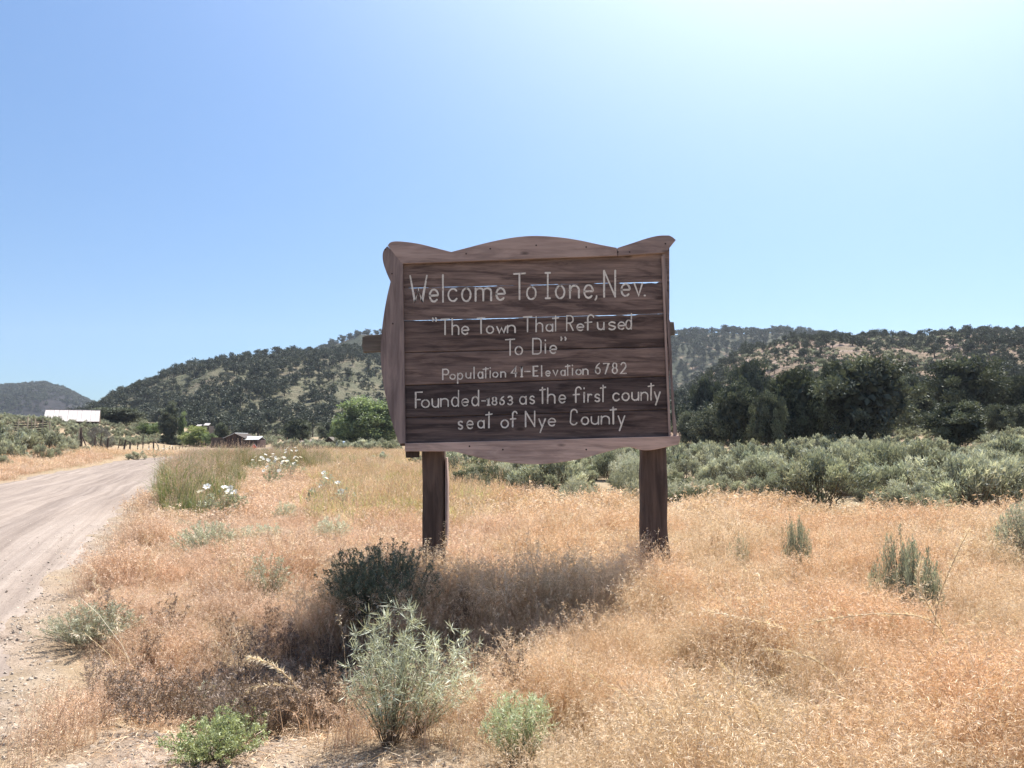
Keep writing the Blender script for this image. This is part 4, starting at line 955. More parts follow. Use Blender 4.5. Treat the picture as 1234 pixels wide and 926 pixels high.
# far side of the thicket, on to the trees: nobody could count it
xm, ym = field(58, 130, .11, .70); pxm = 617 + xm / ym * FX; k = (pxm > 560); xm, ym = xm[k], ym[k]
scatter('distant_sagebrush', sgl, xm, ym, H(xm, ym), rs_.uniform(0, 6.28, len(xm)), rs_.uniform(.8, 1.4, len(xm)), .05)
BANK = ['tallest sagebrush on the bank, at the left edge of the photo', 'tall sagebrush on the bank in front of the corral rails', 'sagebrush on the bank cut by the left edge, behind the tallest', 'medium sagebrush in front of the two tallest on the bank', 'sagebrush on the bank below the middle of the corral', 'sagebrush on the bank below the left end of the barn roof', 'sagebrush on the bank below the middle of the barn', 'sagebrush on the bank below the right half of the barn', 'rightmost large sagebrush on the bank, left of the stacked boards', 'low sagebrush at the foot of the bank below the corral', 'low sagebrush at the foot of the bank below the barn roof', 'small sagebrush at the foot of the bank, right of two low ones', 'small sagebrush in the grass below the stacked boards', 'small sagebrush in the grass below the brace pole', 'small sagebrush low in the grass at the left edge of the photo', 'nearest sagebrush cut by the left edge, low on the bank']
xm, ym = field(16, 58, .16, .72); pxm = 617 + xm / ym * FX; k = (pxm > 545) & (ym > front(pxm) + 1.5); xm, ym = xm[k], ym[k]
scatter('low_sagebrush', sgl, xm, ym, H(xm, ym) - .05, rs_.uniform(0, 6.28, len(xm)), rs_.uniform(.5, .85, len(xm)), .05)
# left of the road on the berm
for i, (px, Y, hm) in enumerate([(4, 52, 2.3), (22, 54, 2.0), (-8, 50, 1.8), (14, 48, 1.5), (36, 55, 1.7), (48, 57, 1.9), (62, 56, 1.8), (74, 58, 1.6), (84, 60, 1.3), (30, 49, 1.1), (50, 51, 1.2), (68, 53, .9), (86, 56, .7), (104, 62, .7), (5, 44, .8), (-6, 45, 1.4)]):
    sage(sg[i % 4] if i % 3 else sgl[i % 4], px, 0, Y, hm * 1.35, hm, BANK[i], 'sagebrush on the bank left of the road')
# slope behind the fence
for i in range(52):
    px = rs_.uniform(78, 262); kk = (617 - px) / FX; Y = max(rs_.uniform(98, 150), min(23.5 / max(kk - .3, .01), 165)); hm = rs_.uniform(1.0, 1.7) * (.55 if px < 118 else 1)
    sage(sgl[i % 4], px, 0, Y, hm * 1.6, hm, 'sagebrush on the slope behind the fence posts', 'sagebrush behind the fence')
for i in range(22):
    px = 338 + i * 6.9 + rs_.uniform(-3, 3); Y = rs_.uniform(100, 135); hm = rs_.uniform(1.2, 2.0)
    sage(sgl[i % 4], px, 0, Y, hm * 1.7, hm, 'sagebrush in the far row below the cottonwood', 'far sagebrush row below the cottonwood')
xm, ym = field(88, 240, .11, .66); pxm = 617 + xm / ym * FX; k = (pxm < 480) & (np.abs(xm - roadx(ym)) > 5) & ((pxm < 262) & ((-43 - .3 * (ym - 80)) - xm > 4) | (ym > 115) & (pxm > 330) | (ym > 170)); xm, ym = xm[k], ym[k]
scatter('valley_sagebrush', sgl, xm, ym, H(xm, ym), rs_.uniform(0, 6.28, len(xm)), rs_.uniform(.8, 1.5, len(xm)), .05)

# ------------------------------------------------------------------ single plants near the sign
def stem_bush(seed, n=110, h=.7, w=.75, nl=38, L=.032, W=.0042, mat='rabbit', tipL=.05, base=.07, curve=.35, rag=0.0):
    """fan of upright leafy stems with starry tips"""
    r = np.random.default_rng(seed); az = r.uniform(0, 6.283, n); out = np.stack([np.cos(az), np.sin(az), 0 * az], 1)
    sp = (r.uniform(0, 1, n) ** .6) * w / 2; hh = h * (1 - .42 * (sp / (w / 2)) ** 2) * r.uniform(.72 - rag, 1.05, n)
    b = out * (base * r.uniform(0, 1, n))[:, None]
    ts = np.linspace(0, 1, 6); P = b[:, None] + out[:, None] * (sp[:, None] * (ts * (1 - curve) + curve * ts ** 2))[..., None] + np.array([0, 0, 1.0]) * (hh[:, None] * ts)[..., None]
    P = P + np.concatenate([np.zeros((n, 1, 3)), r.normal(size=(n, 5, 3)) * .008], 1)
    V1, F1 = strips(P, np.array([.0045, .004, .0035, .003, .0025, .0015]), r)
    u = r.uniform(.22, 1.0, (n, nl)) ** .8; f = u * 5; i0 = np.minimum(f.astype(int), 4); fr = (f - i0)[..., None]
    c = P[np.arange(n)[:, None], i0] * (1 - fr) + P[np.arange(n)[:, None], i0 + 1] * fr
    axd = unit(P[:, -1] - P[:, 0]); d = unit((axd[:, None] * .75 + r.normal(size=(n, nl, 3)) * .62).reshape(-1, 3)); c = c.reshape(-1, 3)
    V2, F2 = leaf_quads(c, d, L * r.uniform(.6, 1.3, len(c)), W, r); tone = np.clip(.15 + .65 * u.reshape(-1) + r.normal(0, .15, len(c)), 0, 1)
    m_ = 11; c3 = np.repeat(P[:, -1], m_, 0) + r.normal(size=(n * m_, 3)) * .006; d3 = unit(np.repeat(axd, m_, 0) * .5 + r.normal(size=(n * m_, 3)) * .8)
    V3, F3 = leaf_quads(c3, d3, tipL * r.uniform(.6, 1.2, len(c3)), W * 1.25, r)
    lv = join([(V2, F2, np.repeat(tone, 4), 0), (V3, F3, np.repeat(np.clip(r.normal(.85, .12, len(c3)), 0, 1), 4), 0)])
    me1 = mesh_tris('leaves', lv[0], lv[1], lv[2]); me1.materials.append(M[mat])
    me2 = mesh_tris('stems', V1, F1, .4 * np.ones(len(V1))); me2.materials.append(M['stem'])
    return me1, me2
CLEAR = []
def plant(name, cat, label, meshes, px, Y, rz=0, scale=1.0, lean=(0, 0), dz=0):
    x = (px - 617) / FX * Y; CLEAR.append((x, Y, .22)); o = empty(name, (x, Y, Hs(x, Y) + dz), rz); o.rotation_euler = (lean[0], lean[1], rz); o.scale = (scale,) * 3; tag(o, label, cat)
    for nm, me in zip(('leaves', 'stems'), meshes):
        c = bpy.data.objects.new(nm, me); COL.objects.link(c); c.parent = o
    return o
plant('rabbitbrush', 'bush', 'tall pale green bush with starry leaf tips in the foreground below the sign', stem_bush(501, 105, .80, .50, 46, .032, .0036, base=.05, tipL=.072, rag=.30), 474, 4.50)
plant('rabbitbrush', 'bush', 'thinner bush leaning right beside the tall pale green foreground bush', stem_bush(502, 60, .66, .46, 38, .030, .0034, base=.04, tipL=.06), 500, 4.62, lean=(0, .42))
plant('green_bush', 'bush', 'small bright green feathery bush at the bottom centre of the photo', stem_bush(503, 120, .36, .27, 44, .026, .0030, 'pale_green', .035), 626, 4.16)
plant('green_weed', 'weed', 'low sprawling bright green weed on the bare ground at lower left', stem_bush(504, 120, .20, .50, 34, .022, .0060, 'green_weed', .02, .05, .1), 268, 4.28)
plant('green_weed', 'weed', 'low green weed upper right part of the sprawling patch, in shade', stem_bush(505, 60, .18, .34, 30, .024, .0060, 'green_weed', .02, .05, .1), 290, 4.75)
plant('dark_bush', 'bush', 'dark upright bush standing in the shadow of the sign, left of the left post', stem_bush(506, 360, .82, .78, 66, .032, .0074, 'sage_dark', .03, .26, .55), 462, 7.35)
plant('pale_weed', 'weed', 'pale grey-green wispy weed beside the road at the left', stem_bush(507, 130, .34, .66, 50, .030, .0042, 'sage_pale', .03, .12, .1), 118, 6.75)
plant('pale_weed', 'weed', 'larger round pale blue-green weed on the verge in front of the white poppies', stem_bush(508, 170, .50, .82, 54, .036, .0065, 'sage_pale', .03, .14, .1), 256, 11.2)
plant('pale_weed', 'weed', 'low round blue-green weed to the right of the larger round one', stem_bush(509, 150, .38, .74, 52, .036, .0070, 'sage_pale', .03, .14, .1), 318, 12.1)
plant('pale_weed', 'weed', 'sparse yellowish-green weed on the red grass left of the dark bush', stem_bush(510, 70, .46, .42, 34, .030, .0046, 'sage_pale', .03), 327, 8.25)
plant('pale_weed', 'weed', 'small grey weed standing behind the round blue-green weeds', stem_bush(511, 90, .44, .44, 40, .035, .0070, 'sage_pale', .03), 346, 16.2)
plant('pale_weed', 'weed', 'tiny grey weed near the road edge below the tall green grass', stem_bush(512, 70, .26, .36, 40, .032, .0065, 'sage_pale', .03), 225, 13.8)
plant('pale_weed', 'weed', 'pale green weed cluster left of and behind the dark bush', stem_bush(513, 120, .50, .55, 42, .034, .0060, 'sage_pale', .03), 402, 12.4)
plant('pale_weed', 'weed', 'silvery tufted weed in the dry grass above the bare patch', stem_bush(514, 60, .30, .30, 30, .030, .0050, 'sage_pale', .035), 262, 6.1)
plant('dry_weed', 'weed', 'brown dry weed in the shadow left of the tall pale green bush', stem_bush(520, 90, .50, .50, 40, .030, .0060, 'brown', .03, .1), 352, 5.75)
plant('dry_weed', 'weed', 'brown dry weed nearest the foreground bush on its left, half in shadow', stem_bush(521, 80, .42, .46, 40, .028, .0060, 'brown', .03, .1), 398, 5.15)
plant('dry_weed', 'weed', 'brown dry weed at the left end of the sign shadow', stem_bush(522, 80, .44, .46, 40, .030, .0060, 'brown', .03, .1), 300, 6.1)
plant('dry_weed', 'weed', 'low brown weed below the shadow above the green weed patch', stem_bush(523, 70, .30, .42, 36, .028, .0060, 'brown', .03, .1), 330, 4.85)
def s_single(me, px, Y, wm, hm, label):
    CLEAR.append(((px - 617) / FX * Y, Y - .1, wm * .55)); return sage(me, px, 0, Y, wm, hm, label)
sp1 = sage_mesh(201, 34, 70, .045, .011, 'sage', .42, .92, 1.0, .75); sp2 = sage_mesh(202, 46, 70, .045, .011, 'sage', .48, .88, 1.0, .7)
def up_sage(seed, n, mat='sage'): return sage_mesh(seed, int(n * 1.7), 80, .042, .0115, mat, .45, .85, 1.0, .55)
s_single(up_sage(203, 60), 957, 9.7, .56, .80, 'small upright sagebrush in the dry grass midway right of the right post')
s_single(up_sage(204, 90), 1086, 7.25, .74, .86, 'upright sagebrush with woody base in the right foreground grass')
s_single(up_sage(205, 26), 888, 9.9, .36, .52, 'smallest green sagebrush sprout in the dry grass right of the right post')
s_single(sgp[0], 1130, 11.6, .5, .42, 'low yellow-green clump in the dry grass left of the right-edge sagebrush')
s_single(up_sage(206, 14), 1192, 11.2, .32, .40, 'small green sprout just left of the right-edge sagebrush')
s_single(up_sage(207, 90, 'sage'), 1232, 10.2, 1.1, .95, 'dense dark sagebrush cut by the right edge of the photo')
s_single(sgp[1], 694, 19.6, 1.15, .85, 'pale round sagebrush in the grass under the middle of the board')
s_single(sgp[0], 826, 20.0, 1.7, .75, 'pale green bush in front of the thicket just right of the right post')
s_single(sgl[0], 460, 52, 1.5, .95, 'lone small sagebrush in the golden grass left of the board')
s_single(sgl[1], 168, 62, 1.7, .75, 'olive low bush at the road side before the fence')

# prickly poppies: white flowers on leafy stems
def poppy(px, Y, n_fl, h, w, seed, label, leaves=70):
    r = np.random.default_rng(seed)
    me1, me2 = stem_bush(seed, max(n_fl, leaves // 3), h * .85, w, 26, .075, .020, 'sage', .05, .06)
    o = plant('prickly_poppy', 'flower', label, (me1, me2), px, Y); o['group'] = 'white prickly poppies along the verge'
    for k in range(n_fl):
        a = r.uniform(0, 6.28); q = w / 2 * r.uniform(.1, 1.0) ** .6; zz = h * r.uniform(.72, 1.0)
        c = Vector((math.cos(a) * q, math.sin(a) * q, zz)); ax = Vector((r.normal() * .5, r.normal() * .5 - .35, 1)).normalized(); s_ = ax.cross(Vector((1, 0, 0))).normalized(); t_ = ax.cross(s_)
        mb = MB(); rad = r.uniform(.060, .082)
        for j in range(6):
            b0 = j * 1.047; e1 = s_ * math.cos(b0) + t_ * math.sin(b0); e2 = s_ * math.cos(b0 + .5) + t_ * math.sin(b0 + .5); e0 = s_ * math.cos(b0 - .5) + t_ * math.sin(b0 - .5)
            mb.add([c, c + e0 * rad * .8 + ax * rad * .35, c + e1 * rad * 1.1 + ax * rad * .30, c + e2 * rad * .8 + ax * rad * .42], [(0, 1, 2, 3)])
        fo = mb.build('flower', M['petal'], o)
        mc = MB(); mc.tube([c, c + ax * .012], [rad * .2, rad * .12], 6); mc.build('flower_center', M['yellow'], fo)
        st = MB(); st.tube([(0, 0, h * .2), c * .5 + Vector((0, 0, h * .25)), c - ax * .005], [.004, .0035, .003], 4, cap=False); st.build('flower_stem', M['stem'], o)
nb = NB('poppy_yellow'); M['yellow'] = nb.bsdf((.65, .42, .05), .7)
poppy(272, 16.3, 9, .78, .95, 601, 'nearest prickly poppy with white flowers beside the tall green grass', 150)
poppy(318, 33, 9, 1.05, 1.2, 602, 'white poppy plant leftmost in the row behind the green grass strip')
poppy(335, 31, 12, 1.0, 1.3, 603, 'white poppy plant with most flowers in the row beyond the green grass')
poppy(352, 30, 8, .95, 1.1, 604, 'white poppy plant rightmost in the row, low on pale leaves')
poppy(348, 36, 6, 1.25, .9, 605, 'tallest white poppy plant rising above the row')
poppy(328, 27, 5, .7, .9, 609, 'low white poppy plant in front of the row')
poppy(395, 21, 3, .95, .5, 606, 'sparse white poppy with stacked flowers left of the golden grass')
poppy(416, 17.5, 2, .75, .45, 607, 'white poppy with two flowers left of the left post')
poppy(188, 61, 10, 1.1, 2.6, 608, 'white poppy clump across the road at the fence')
poppy(380, 19, 2, .65, .4, 610, 'small poppy with two flowers between the verge and the golden grass')

# dry mustard stalks lying over the grass
def stalk(px, Y, pts, seed, label, wdt=.006):
    """pts: list of (dx, dz) metres from the foot"""
    r = np.random.default_rng(seed); x = (px - 617) / FX * Y; o = empty('dry_stalk', (x, Y, Hs(x, Y))); tag(o, label, 'weed')
    path = [Vector((a, .12 * math.sin(a * 5 + seed), b)) for a, b in catmull(pts, 3)]
    mb = MB(); mb.tube(path, [wdt * (1 - .6 * k / len(path)) for k in range(len(path))], 5)
    mb.build('stem', M['straw_solid'], o)
    P = []; 
    for i in range(len(path) - 1):
        for q in range(6):
            t = (q + r.uniform()) / 6; c = path[i].lerp(path[i + 1], t)
            if i < 3: continue
            P.append((c, (path[i + 1] - path[i]).normalized()))
    C = np.array([p[0] for p in P]); D = np.array([p[1] for p in P]); C = np.repeat(C, 7, 0); D = np.repeat(D, 7, 0)
    d = unit(D * .8 + r.normal(size=C.shape) * .55); V1, F1 = leaf_quads(C, d, r.uniform(.02, .055, len(C)), .0036, r)
    me = mesh_tris('seed_pods', V1, F1, np.repeat(np.clip(r.normal(.7, .2, len(C)), 0, 1), 4)); link('seed_pods', me, M['straw'], o)
nb = NB('straw_stem'); M['straw_solid'] = nb.bsdf((.56, .42, .26), .85)
stalk(1165, 4.9, [(0, 0), (-.12, .30), (-.30, .50), (-.62, .55), (-.95, .46)], 1, 'long pale dry stalk arching left in the right foreground')
stalk(1120, 5.5, [(0, 0), (.05, .45), (.16, .80), (.24, 1.0)], 2, 'tall dry stalk standing upright in the right foreground')
stalk(1150, 5.3, [(0, 0), (-.10, .35), (-.22, .62), (-.20, .78)], 3, 'dry stalk bent left of the tall upright one')
stalk(1010, 4.6, [(0, 0), (-.06, .20), (-.20, .33), (-.42, .34)], 4, 'pale feathery stalk lying low at the lower right centre')
stalk(905, 4.35, [(0, 0), (-.02, .15), (-.10, .30), (-.20, .42)], 5, 'dry stalk leaning left at the bottom right of centre')
stalk(955, 5.4, [(0, 0), (-.10, .28), (-.32, .36), (-.62, .40)], 6, 'pale dry stalk arching over the grass near the middle right')
stalk(372, 4.9, [(0, 0), (-.05, .25), (-.18, .42), (-.30, .48)], 7, 'dry branching stalk lit against the shadow left of the foreground bush')
stalk(385, 5.0, [(0, 0), (-.08, .20), (-.28, .28), (-.42, .26)], 8, 'lower dry stalk leaning over the shadow left of the foreground bush')
stalk(1040, 4.25, [(0, 0), (-.05, .10), (-.20, .16), (-.36, .15)], 9, 'short pale stalk near the bottom edge at right')

# rocks
def rock(px, Y, s_, label, seed):
    r = np.random.default_rng(seed); bm = bmesh.new(); bmesh.ops.create_icosphere(bm, subdivisions=3, radius=1)
    for v in bm.verts:
        n = mnoise.noise(v.co * 1.3 + Vector((seed, 0, 0))) * .45 + mnoise.noise(v.co * 3.1) * .16; v.co *= 1 + n; v.co.x *= s_[0]; v.co.y *= s_[1]; v.co.z *= s_[2]
    me = bpy.data.meshes.new('rock'); bm.to_mesh(me); bm.free(); x = (px - 617) / FX * Y
    o = link('rock', me, M['stone']); o.location = (x, Y, Hs(x, Y) + s_[2] * .35); tag(o, label, 'rock')
rock(108, 4.12, (.062, .045, .030), 'pale flat rock on the bare ground in the bottom left corner', 3)
rock(131, 4.05, (.030, .026, .018), 'small stone right beside the pale flat rock at bottom left', 8)

# ------------------------------------------------------------------ buildings and fences
def at_px(px, Y): return (px - 617) / FX * Y
# white-roofed barn
Yb = 150; xa, xb = at_px(57, Yb), at_px(116.5, Yb); zt = pt(80, 494.3, Yb + 4.6).z; ze = pt(80, 508, Yb).z; zgb = Hs((xa + xb) / 2, Yb) - .3
bar = empty('barn', ((xa + xb) / 2, Yb, zgb)); tag(bar, 'long low barn with a white metal roof on the rise at the left', 'barn')
def child(mb, nm, mat, par): 
    o = mb.build(nm, mat, par); o.data.transform(par.matrix_basis.inverted()) if par.parent is None else o.data.transform(par.parent.matrix_basis.inverted()); return o
def part(nm, mat, par, c, d, **k): mb = MB(); mb.box(c, d, **k); return child(mb, nm, mat, par)
wx = (xb - xa); zw = ze - .05
wl = part('wall', M['fence_wood'], bar, ((xa + xb) / 2, Yb + 4.6, (zgb + zw) / 2), (wx - .7, 8.6, zw - zgb))
part('door', M['pale_door'], bar, (at_px(99.5, Yb), Yb + .27, (zgb + zw) / 2), (1.35, .08, zw - zgb - .1))
part('door', M['red_wall'], bar, (at_px(86, Yb), Yb + .27, (zgb + zw) / 2), (1.7, .07, zw - zgb - .25))
part('window', M['glass'], bar, (at_px(74, Yb), Yb + .27, zw - .75), (.9, .06, .6))
rl = math.hypot(4.9, zt - ze); an = math.atan2(zt - ze, 4.9)
n_sheet = 12
roof = MB(); roof.box(((xa + xb) / 2, Yb + 7.05, (zt + ze) / 2 - .01), (wx, rl + .1, .05), rx=-an); rf2 = child(roof, 'roof_slope', M['white_roof'], bar)
for k in range(n_sheet):
    mb = MB(); wd = wx / n_sheet; mb.box((xa + wd * (k + .5), Yb + 2.15, (zt + ze) / 2 + .003 * (k % 2)), (wd - .03, rl + .1, .05), rx=an)
    child(mb, 'roof_sheet', M['white_roof'], bar)
mb = MB(); mb.box(((xa + xb) / 2, Yb + 4.6, zt + .05), (wx + .05, .35, .05)); child(mb, 'ridge_cap', M['white_roof'], bar)
mb = MB(); mb.box(((xa + xb) / 2, Yb - .33, ze - .14), (wx, .05, .14)); child(mb, 'eave_board', M['fence_wood'], bar)
bar.rotation_euler = (0, 0, math.atan2((617 - 86) / FX, 1) * .9)
# brown cabin: gabled end to us, lower wing with a bright tin roof
Yc = 150
def cz(py): return pt(290, py, Yc).z
def cx(px): return at_px(px, Yc)
zg = Hs(cx(290), Yc) - .4; 
cab = empty('cabin', (cx(290), Yc, zg)); tag(cab, 'old brown board cabin with a bright tin-roofed wing beside the road', 'cabin')
zlo = cz(539.8)
zg = min(zg, zlo)
ga, gb, gp = cx(273), cx(293), cx(283.8); ez, pz = cz(526.8), cz(522.8)
mb = MB(); d = 7.0
mb.add([(ga, Yc, zg), (gb, Yc, zg), (gb, Yc, ez), (gp, Yc, pz), (ga, Yc, ez), (ga, Yc + d, zg), (gb, Yc + d, zg), (gb, Yc + d, ez), (gp, Yc + d, pz), (ga, Yc + d, ez)], [(0, 1, 2, 3, 4), (5, 9, 8, 7, 6), (0, 5, 6, 1), (1, 6, 7, 2), (4, 9, 5, 0), (2, 7, 8, 3), (3, 8, 9, 4)])
child(mb, 'gable_wall', M['red_wall'], cab)
for k in range(11):      # upright boards on the gable end
    u0 = ga + (gb - ga) * (k + .08) / 11; u1 = ga + (gb - ga) * (k + .92) / 11; um = (u0 + u1) / 2
    zt_ = ez + (pz - ez) * (1 - abs(um - gp) / ((gb - ga) / 2)); mb = MB(); mb.box((um, Yc - .03, (zg + zt_) / 2), (u1 - u0, .05 + .012 * (k % 3), zt_ - zg - .05)); child(mb, 'wall_board', M['red_wall'], cab)
def slope(a, b, name, mat, y0=-.4, th=.08):
    L_ = math.hypot(b[0] - a[0], b[1] - a[1]); mb = MB(); mb.box(((a[0] + b[0]) / 2, Yc + d / 2 + y0 / 2, (a[1] + b[1]) / 2 + .06), (L_ + .3, d - y0, th), ry=-math.atan2(b[1] - a[1], b[0] - a[0])); return child(mb, name, mat, cab)
slope((ga - .3, ez - .2), (gp, pz), 'roof_slope', M['tin_roof']); slope((gp, pz), (gb + .3, ez - .2), 'roof_slope', M['fence_wood'])
wa, wb = gb + .01, cx(310); wt, we = cz(526.2), cz(530.2)
part('wing_wall', M['red_wall'], cab, ((wa + wb) / 2, Yc + 3.0, (zg + we) / 2), (wb - wa, 5.2, we - zg))
for k in range(8):
    u = wa + (wb - wa) * (k + .5) / 8; mb = MB(); mb.box((u, Yc + .37, (zg + we) / 2), ((wb - wa) / 8 - .05, .05 + .012 * (k % 2), we - zg - .08)); child(mb, 'wall_board', M['red_wall'], cab)
rlen = math.hypot(2.6, wt - we)
for k in range(6):
    wd = (wb + .35 - wa) / 6; mb = MB(); mb.box((wa + .02 + wd * (k + .5), Yc + 1.4, (wt + we) / 2 + .02), (wd - .03, rlen + .1, .05), rx=math.atan2(wt - we, 2.6)); child(mb, 'roof_sheet', M['tin_roof'], cab)
part('wing_roof_back', M['tin_roof'], cab, ((wa + wb) / 2, Yc + 4.2, (wt + we) / 2 + .02), (wb - wa, rlen + .3, .05), rx=-math.atan2(wt - we, 2.6))
part('window', M['glass'], cab, (cx(301), Yc + .32, we - .9), (.7, .06, .6))
part('lean_to', M['fence_wood'], cab, (cx(263), Yc + 2.2, zg + 1.2), (2.6, 4.0, 2.4))
# small house up the hill foot
Yh = 262
hx = at_px(244, Yh); hz = float(h_main(np.array([244.0]), np.array([Yh * 1.0]))[0]); ztop = pt(244, 510.0, Yh).z
hz = max(hz, Hs(hx, Yh))
hb = min(hz, ztop - 2.6) - .5
hou = empty('house', (hx, Yh, hb)); tag(hou, 'small dark house with white roof patches on the lower hillside above the cabin', 'house')
xl, xr_ = at_px(235, Yh), at_px(252.5, Yh)
part('wall', M['fence_wood'], hou, ((xl + xr_) / 2, Yh + 2.6, (hb + ztop - .9) / 2), (xr_ - xl - .4, 4.4, ztop - .9 - hb))
part('roof_slope', M['white_roof'], hou, (at_px(239, Yh), Yh + 1.0, ztop - .75), (1.6, 1.6, .08), rx=.32)
part('roof_slope', M['white_roof'], hou, (at_px(248.5, Yh), Yh + 1.0, ztop - .42), (1.8, 1.9, .08), rx=.40)
part('window', M['glass'], hou, (at_px(244, Yh), Yh + .37, ztop - 1.5), (.7, .06, .6))
# timber shed with a gable frame, by the far sagebrush
Yt = 138; tx = at_px(397, Yt); tz = Hs(tx, Yt); tt = pt(397, 527.5, Yt).z
shd = empty('timber_shed', (tx, Yt, tz)); tag(shd, 'small dark gabled timber shed half hidden in the far sagebrush', 'shed')
hw = at_px(406, Yt) - tx
mb = MB(); mb.add([(tx - hw * .8, Yt + .3, tz - .2), (tx + hw * .8, Yt + .3, tz - .2), (tx + hw * .8, Yt + .3, tt - 1.0), (tx, Yt + .3, tt - .1), (tx - hw * .8, Yt + .3, tt - 1.0)] + [(tx - hw * .8, Yt + 3, tz - .2), (tx + hw * .8, Yt + 3, tz - .2), (tx + hw * .8, Yt + 3, tt - 1.0), (tx, Yt + 3, tt - .1), (tx - hw * .8, Yt + 3, tt - 1.0)], [(0, 1, 2, 3, 4), (5, 9, 8, 7, 6), (0, 5, 6, 1), (1, 6, 7, 2), (4, 9, 5, 0), (2, 7, 8, 3), (3, 8, 9, 4)])
child(mb, 'wall', M['post'], shd)
for s in (-1, 1):
    mb = MB(); L_ = math.hypot(hw, 1.1); mb.box((tx + s * hw / 2, Yt + 1.5, tt - .55 + .06), (L_ + .1, 3.4, .09), ry=s * math.atan2(1.1, hw)); child(mb, 'roof_slope', M['grey_wood'], shd)
# pale tank
kx = at_px(411, Yt - 2); kz = Hs(kx, Yt - 2); tnk = empty('water_tank', (kx, Yt - 2, kz)); tag(tnk, 'pale blue-white tank lying right of the timber shed', 'tank')
mb = MB(); zc_ = pt(411, 535.5, Yt - 2).z; mb.tube([(kx - .85, Yt - 2, zc_), (kx - .75, Yt - 2, zc_), (kx + .75, Yt - 2, zc_), (kx + .85, Yt - 2, zc_)], [.35, .52, .52, .35], 18); child(mb, 'tank_body', M['blue_tank'], tnk)
for s in (-1, 1): part('cradle', M['post'], tnk, (kx + s * .5, Yt - 2, (kz + zc_ - .4) / 2), (.12, .9, max(zc_ - .4 - kz, .2) + .2))
# orange diamond road sign
Yo = 100; ox_ = at_px(307, Yo); oz = Hs(ox_, Yo); od = empty('road_sign', (ox_, Yo, oz)); tag(od, 'small orange-red diamond road sign on a post by the distant road', 'sign')
zc_ = pt(307, 539.0, Yo).z; s_ = .27
mb = MB(); mb.box((ox_, Yo, zc_), (s_ * 1.9, .02, s_ * 1.9), ry=R(45)); child(mb, 'sign_plate', M['orange'], od)
mb = MB(); mb.box((ox_, Yo + .02, zc_), (s_ * 2.25, .02, s_ * 2.25), ry=R(45)); child(mb, 'sign_border', M['white'], od)
part('post', M['pale_pole'], od, (ox_, Yo + .07, (oz + zc_) / 2), (.07, .06, zc_ - oz + .5))

# fence along the left of the road: every post a thing
def fpost(px0, py0, px1, py1, Y, wpx, label, mat='fence_wood', name='fence_post', cat='post', group='old fence posts left of the road'):
    a = pt(px1, py1, Y); b = pt(px0, py0, Y); g = Hs(a.x, Y); random.seed(int(px0 * 7)); dx = b.x - a.x
    o = empty(name, (a.x, Y, g)); tag(o, label, cat, group)
    r_ = wpx / FX * Y / 2; mb = MB(); h_ = max(b.z - g, .4)
    mb.tube([(a.x, Y, g - .3), (a.x + dx * .3, Y, g + h_ * .33), (a.x + dx * .66, Y, g + h_ * .66), (b.x, Y, g + h_)], [r_ * 1.05, r_, r_ * .95, r_ * .85], 8, jit=.25)
    me = bpy.data.meshes.new('post'); me.from_pydata(mb.v, [], mb.f); me.transform(o.matrix_basis.inverted()); bpy.data.objects.remove(o)
    q = link(name, me, M[mat]); q.location = (a.x, Y, g); tag(q, label, cat, group); return q
fpost(115, 527, 113.5, 542, 84, 2.0, 'dark fence post left of the grey twiggy bush, right of the brace')
fpost(120.0, 537.5, 119.6, 548, 78, 2.4, 'left one of the two stubby thick posts nearest the road')
fpost(123.6, 538, 124, 548, 78, 2.6, 'right one of the two stubby thick posts nearest the road')
fpost(130.6, 528, 128.6, 542.5, 86, 2.2, 'fence post leaning right at the edge of the grey twiggy bush')
fpost(145, 529, 141.4, 543.5, 90, 1.1, 'thin fence post leaning right before the pair joined by a rail')
for spec in ((151.6, 530, 148.8, 543.5, 'left upright of the pair joined by a rail', 2.3), (157, 532.5, 156.4, 544.5, 'right upright of the pair joined by a rail', 2.0)):
    fpost(spec[0], spec[1], spec[2], spec[3], 92, spec[5], spec[4])
a = pt(151, 531.5, 92); b = pt(157.5, 533, 92); mb = MB(); mb.tube([a, b], [.06, .05], 6); o = mb.build('fence_rail', M['fence_wood']); tag(o, 'short rail across the tops of the paired posts', 'rail')
fpost(166.5, 533, 165.4, 542, 98, 1.4, 'short fence post right of the paired posts')
fpost(172.7, 524, 172.1, 542, 100, 1.0, 'tallest thin pole in the middle of the fence line')
fpost(179.6, 537, 179.6, 542, 104, 1.1, 'very short fence post right of the tall thin pole')
fpost(184.9, 533, 185, 543.5, 106, 1.8, 'dark fence post left of the pale leaning poles')
fpost(187, 529.5, 193, 537, 108, 1.1, 'bleached pole leaning down to the right past the fence posts', 'pale_pole', 'leaning_pole', 'pole', None)
fpost(191, 536.2, 191, 543.5, 110, 1.0, 'pale thin fence post left of two', 'pale_pole')
fpost(198, 536.2, 197.6, 543.5, 112, 1.0, 'pale thin fence post right of two', 'pale_pole')
for k in range(8):
    px = 204 + 4.0 * k; fpost(px, 538.0 + .15 * k, px, 544, 118 + 7 * k, .9, 'small post in the far end of the fence line')
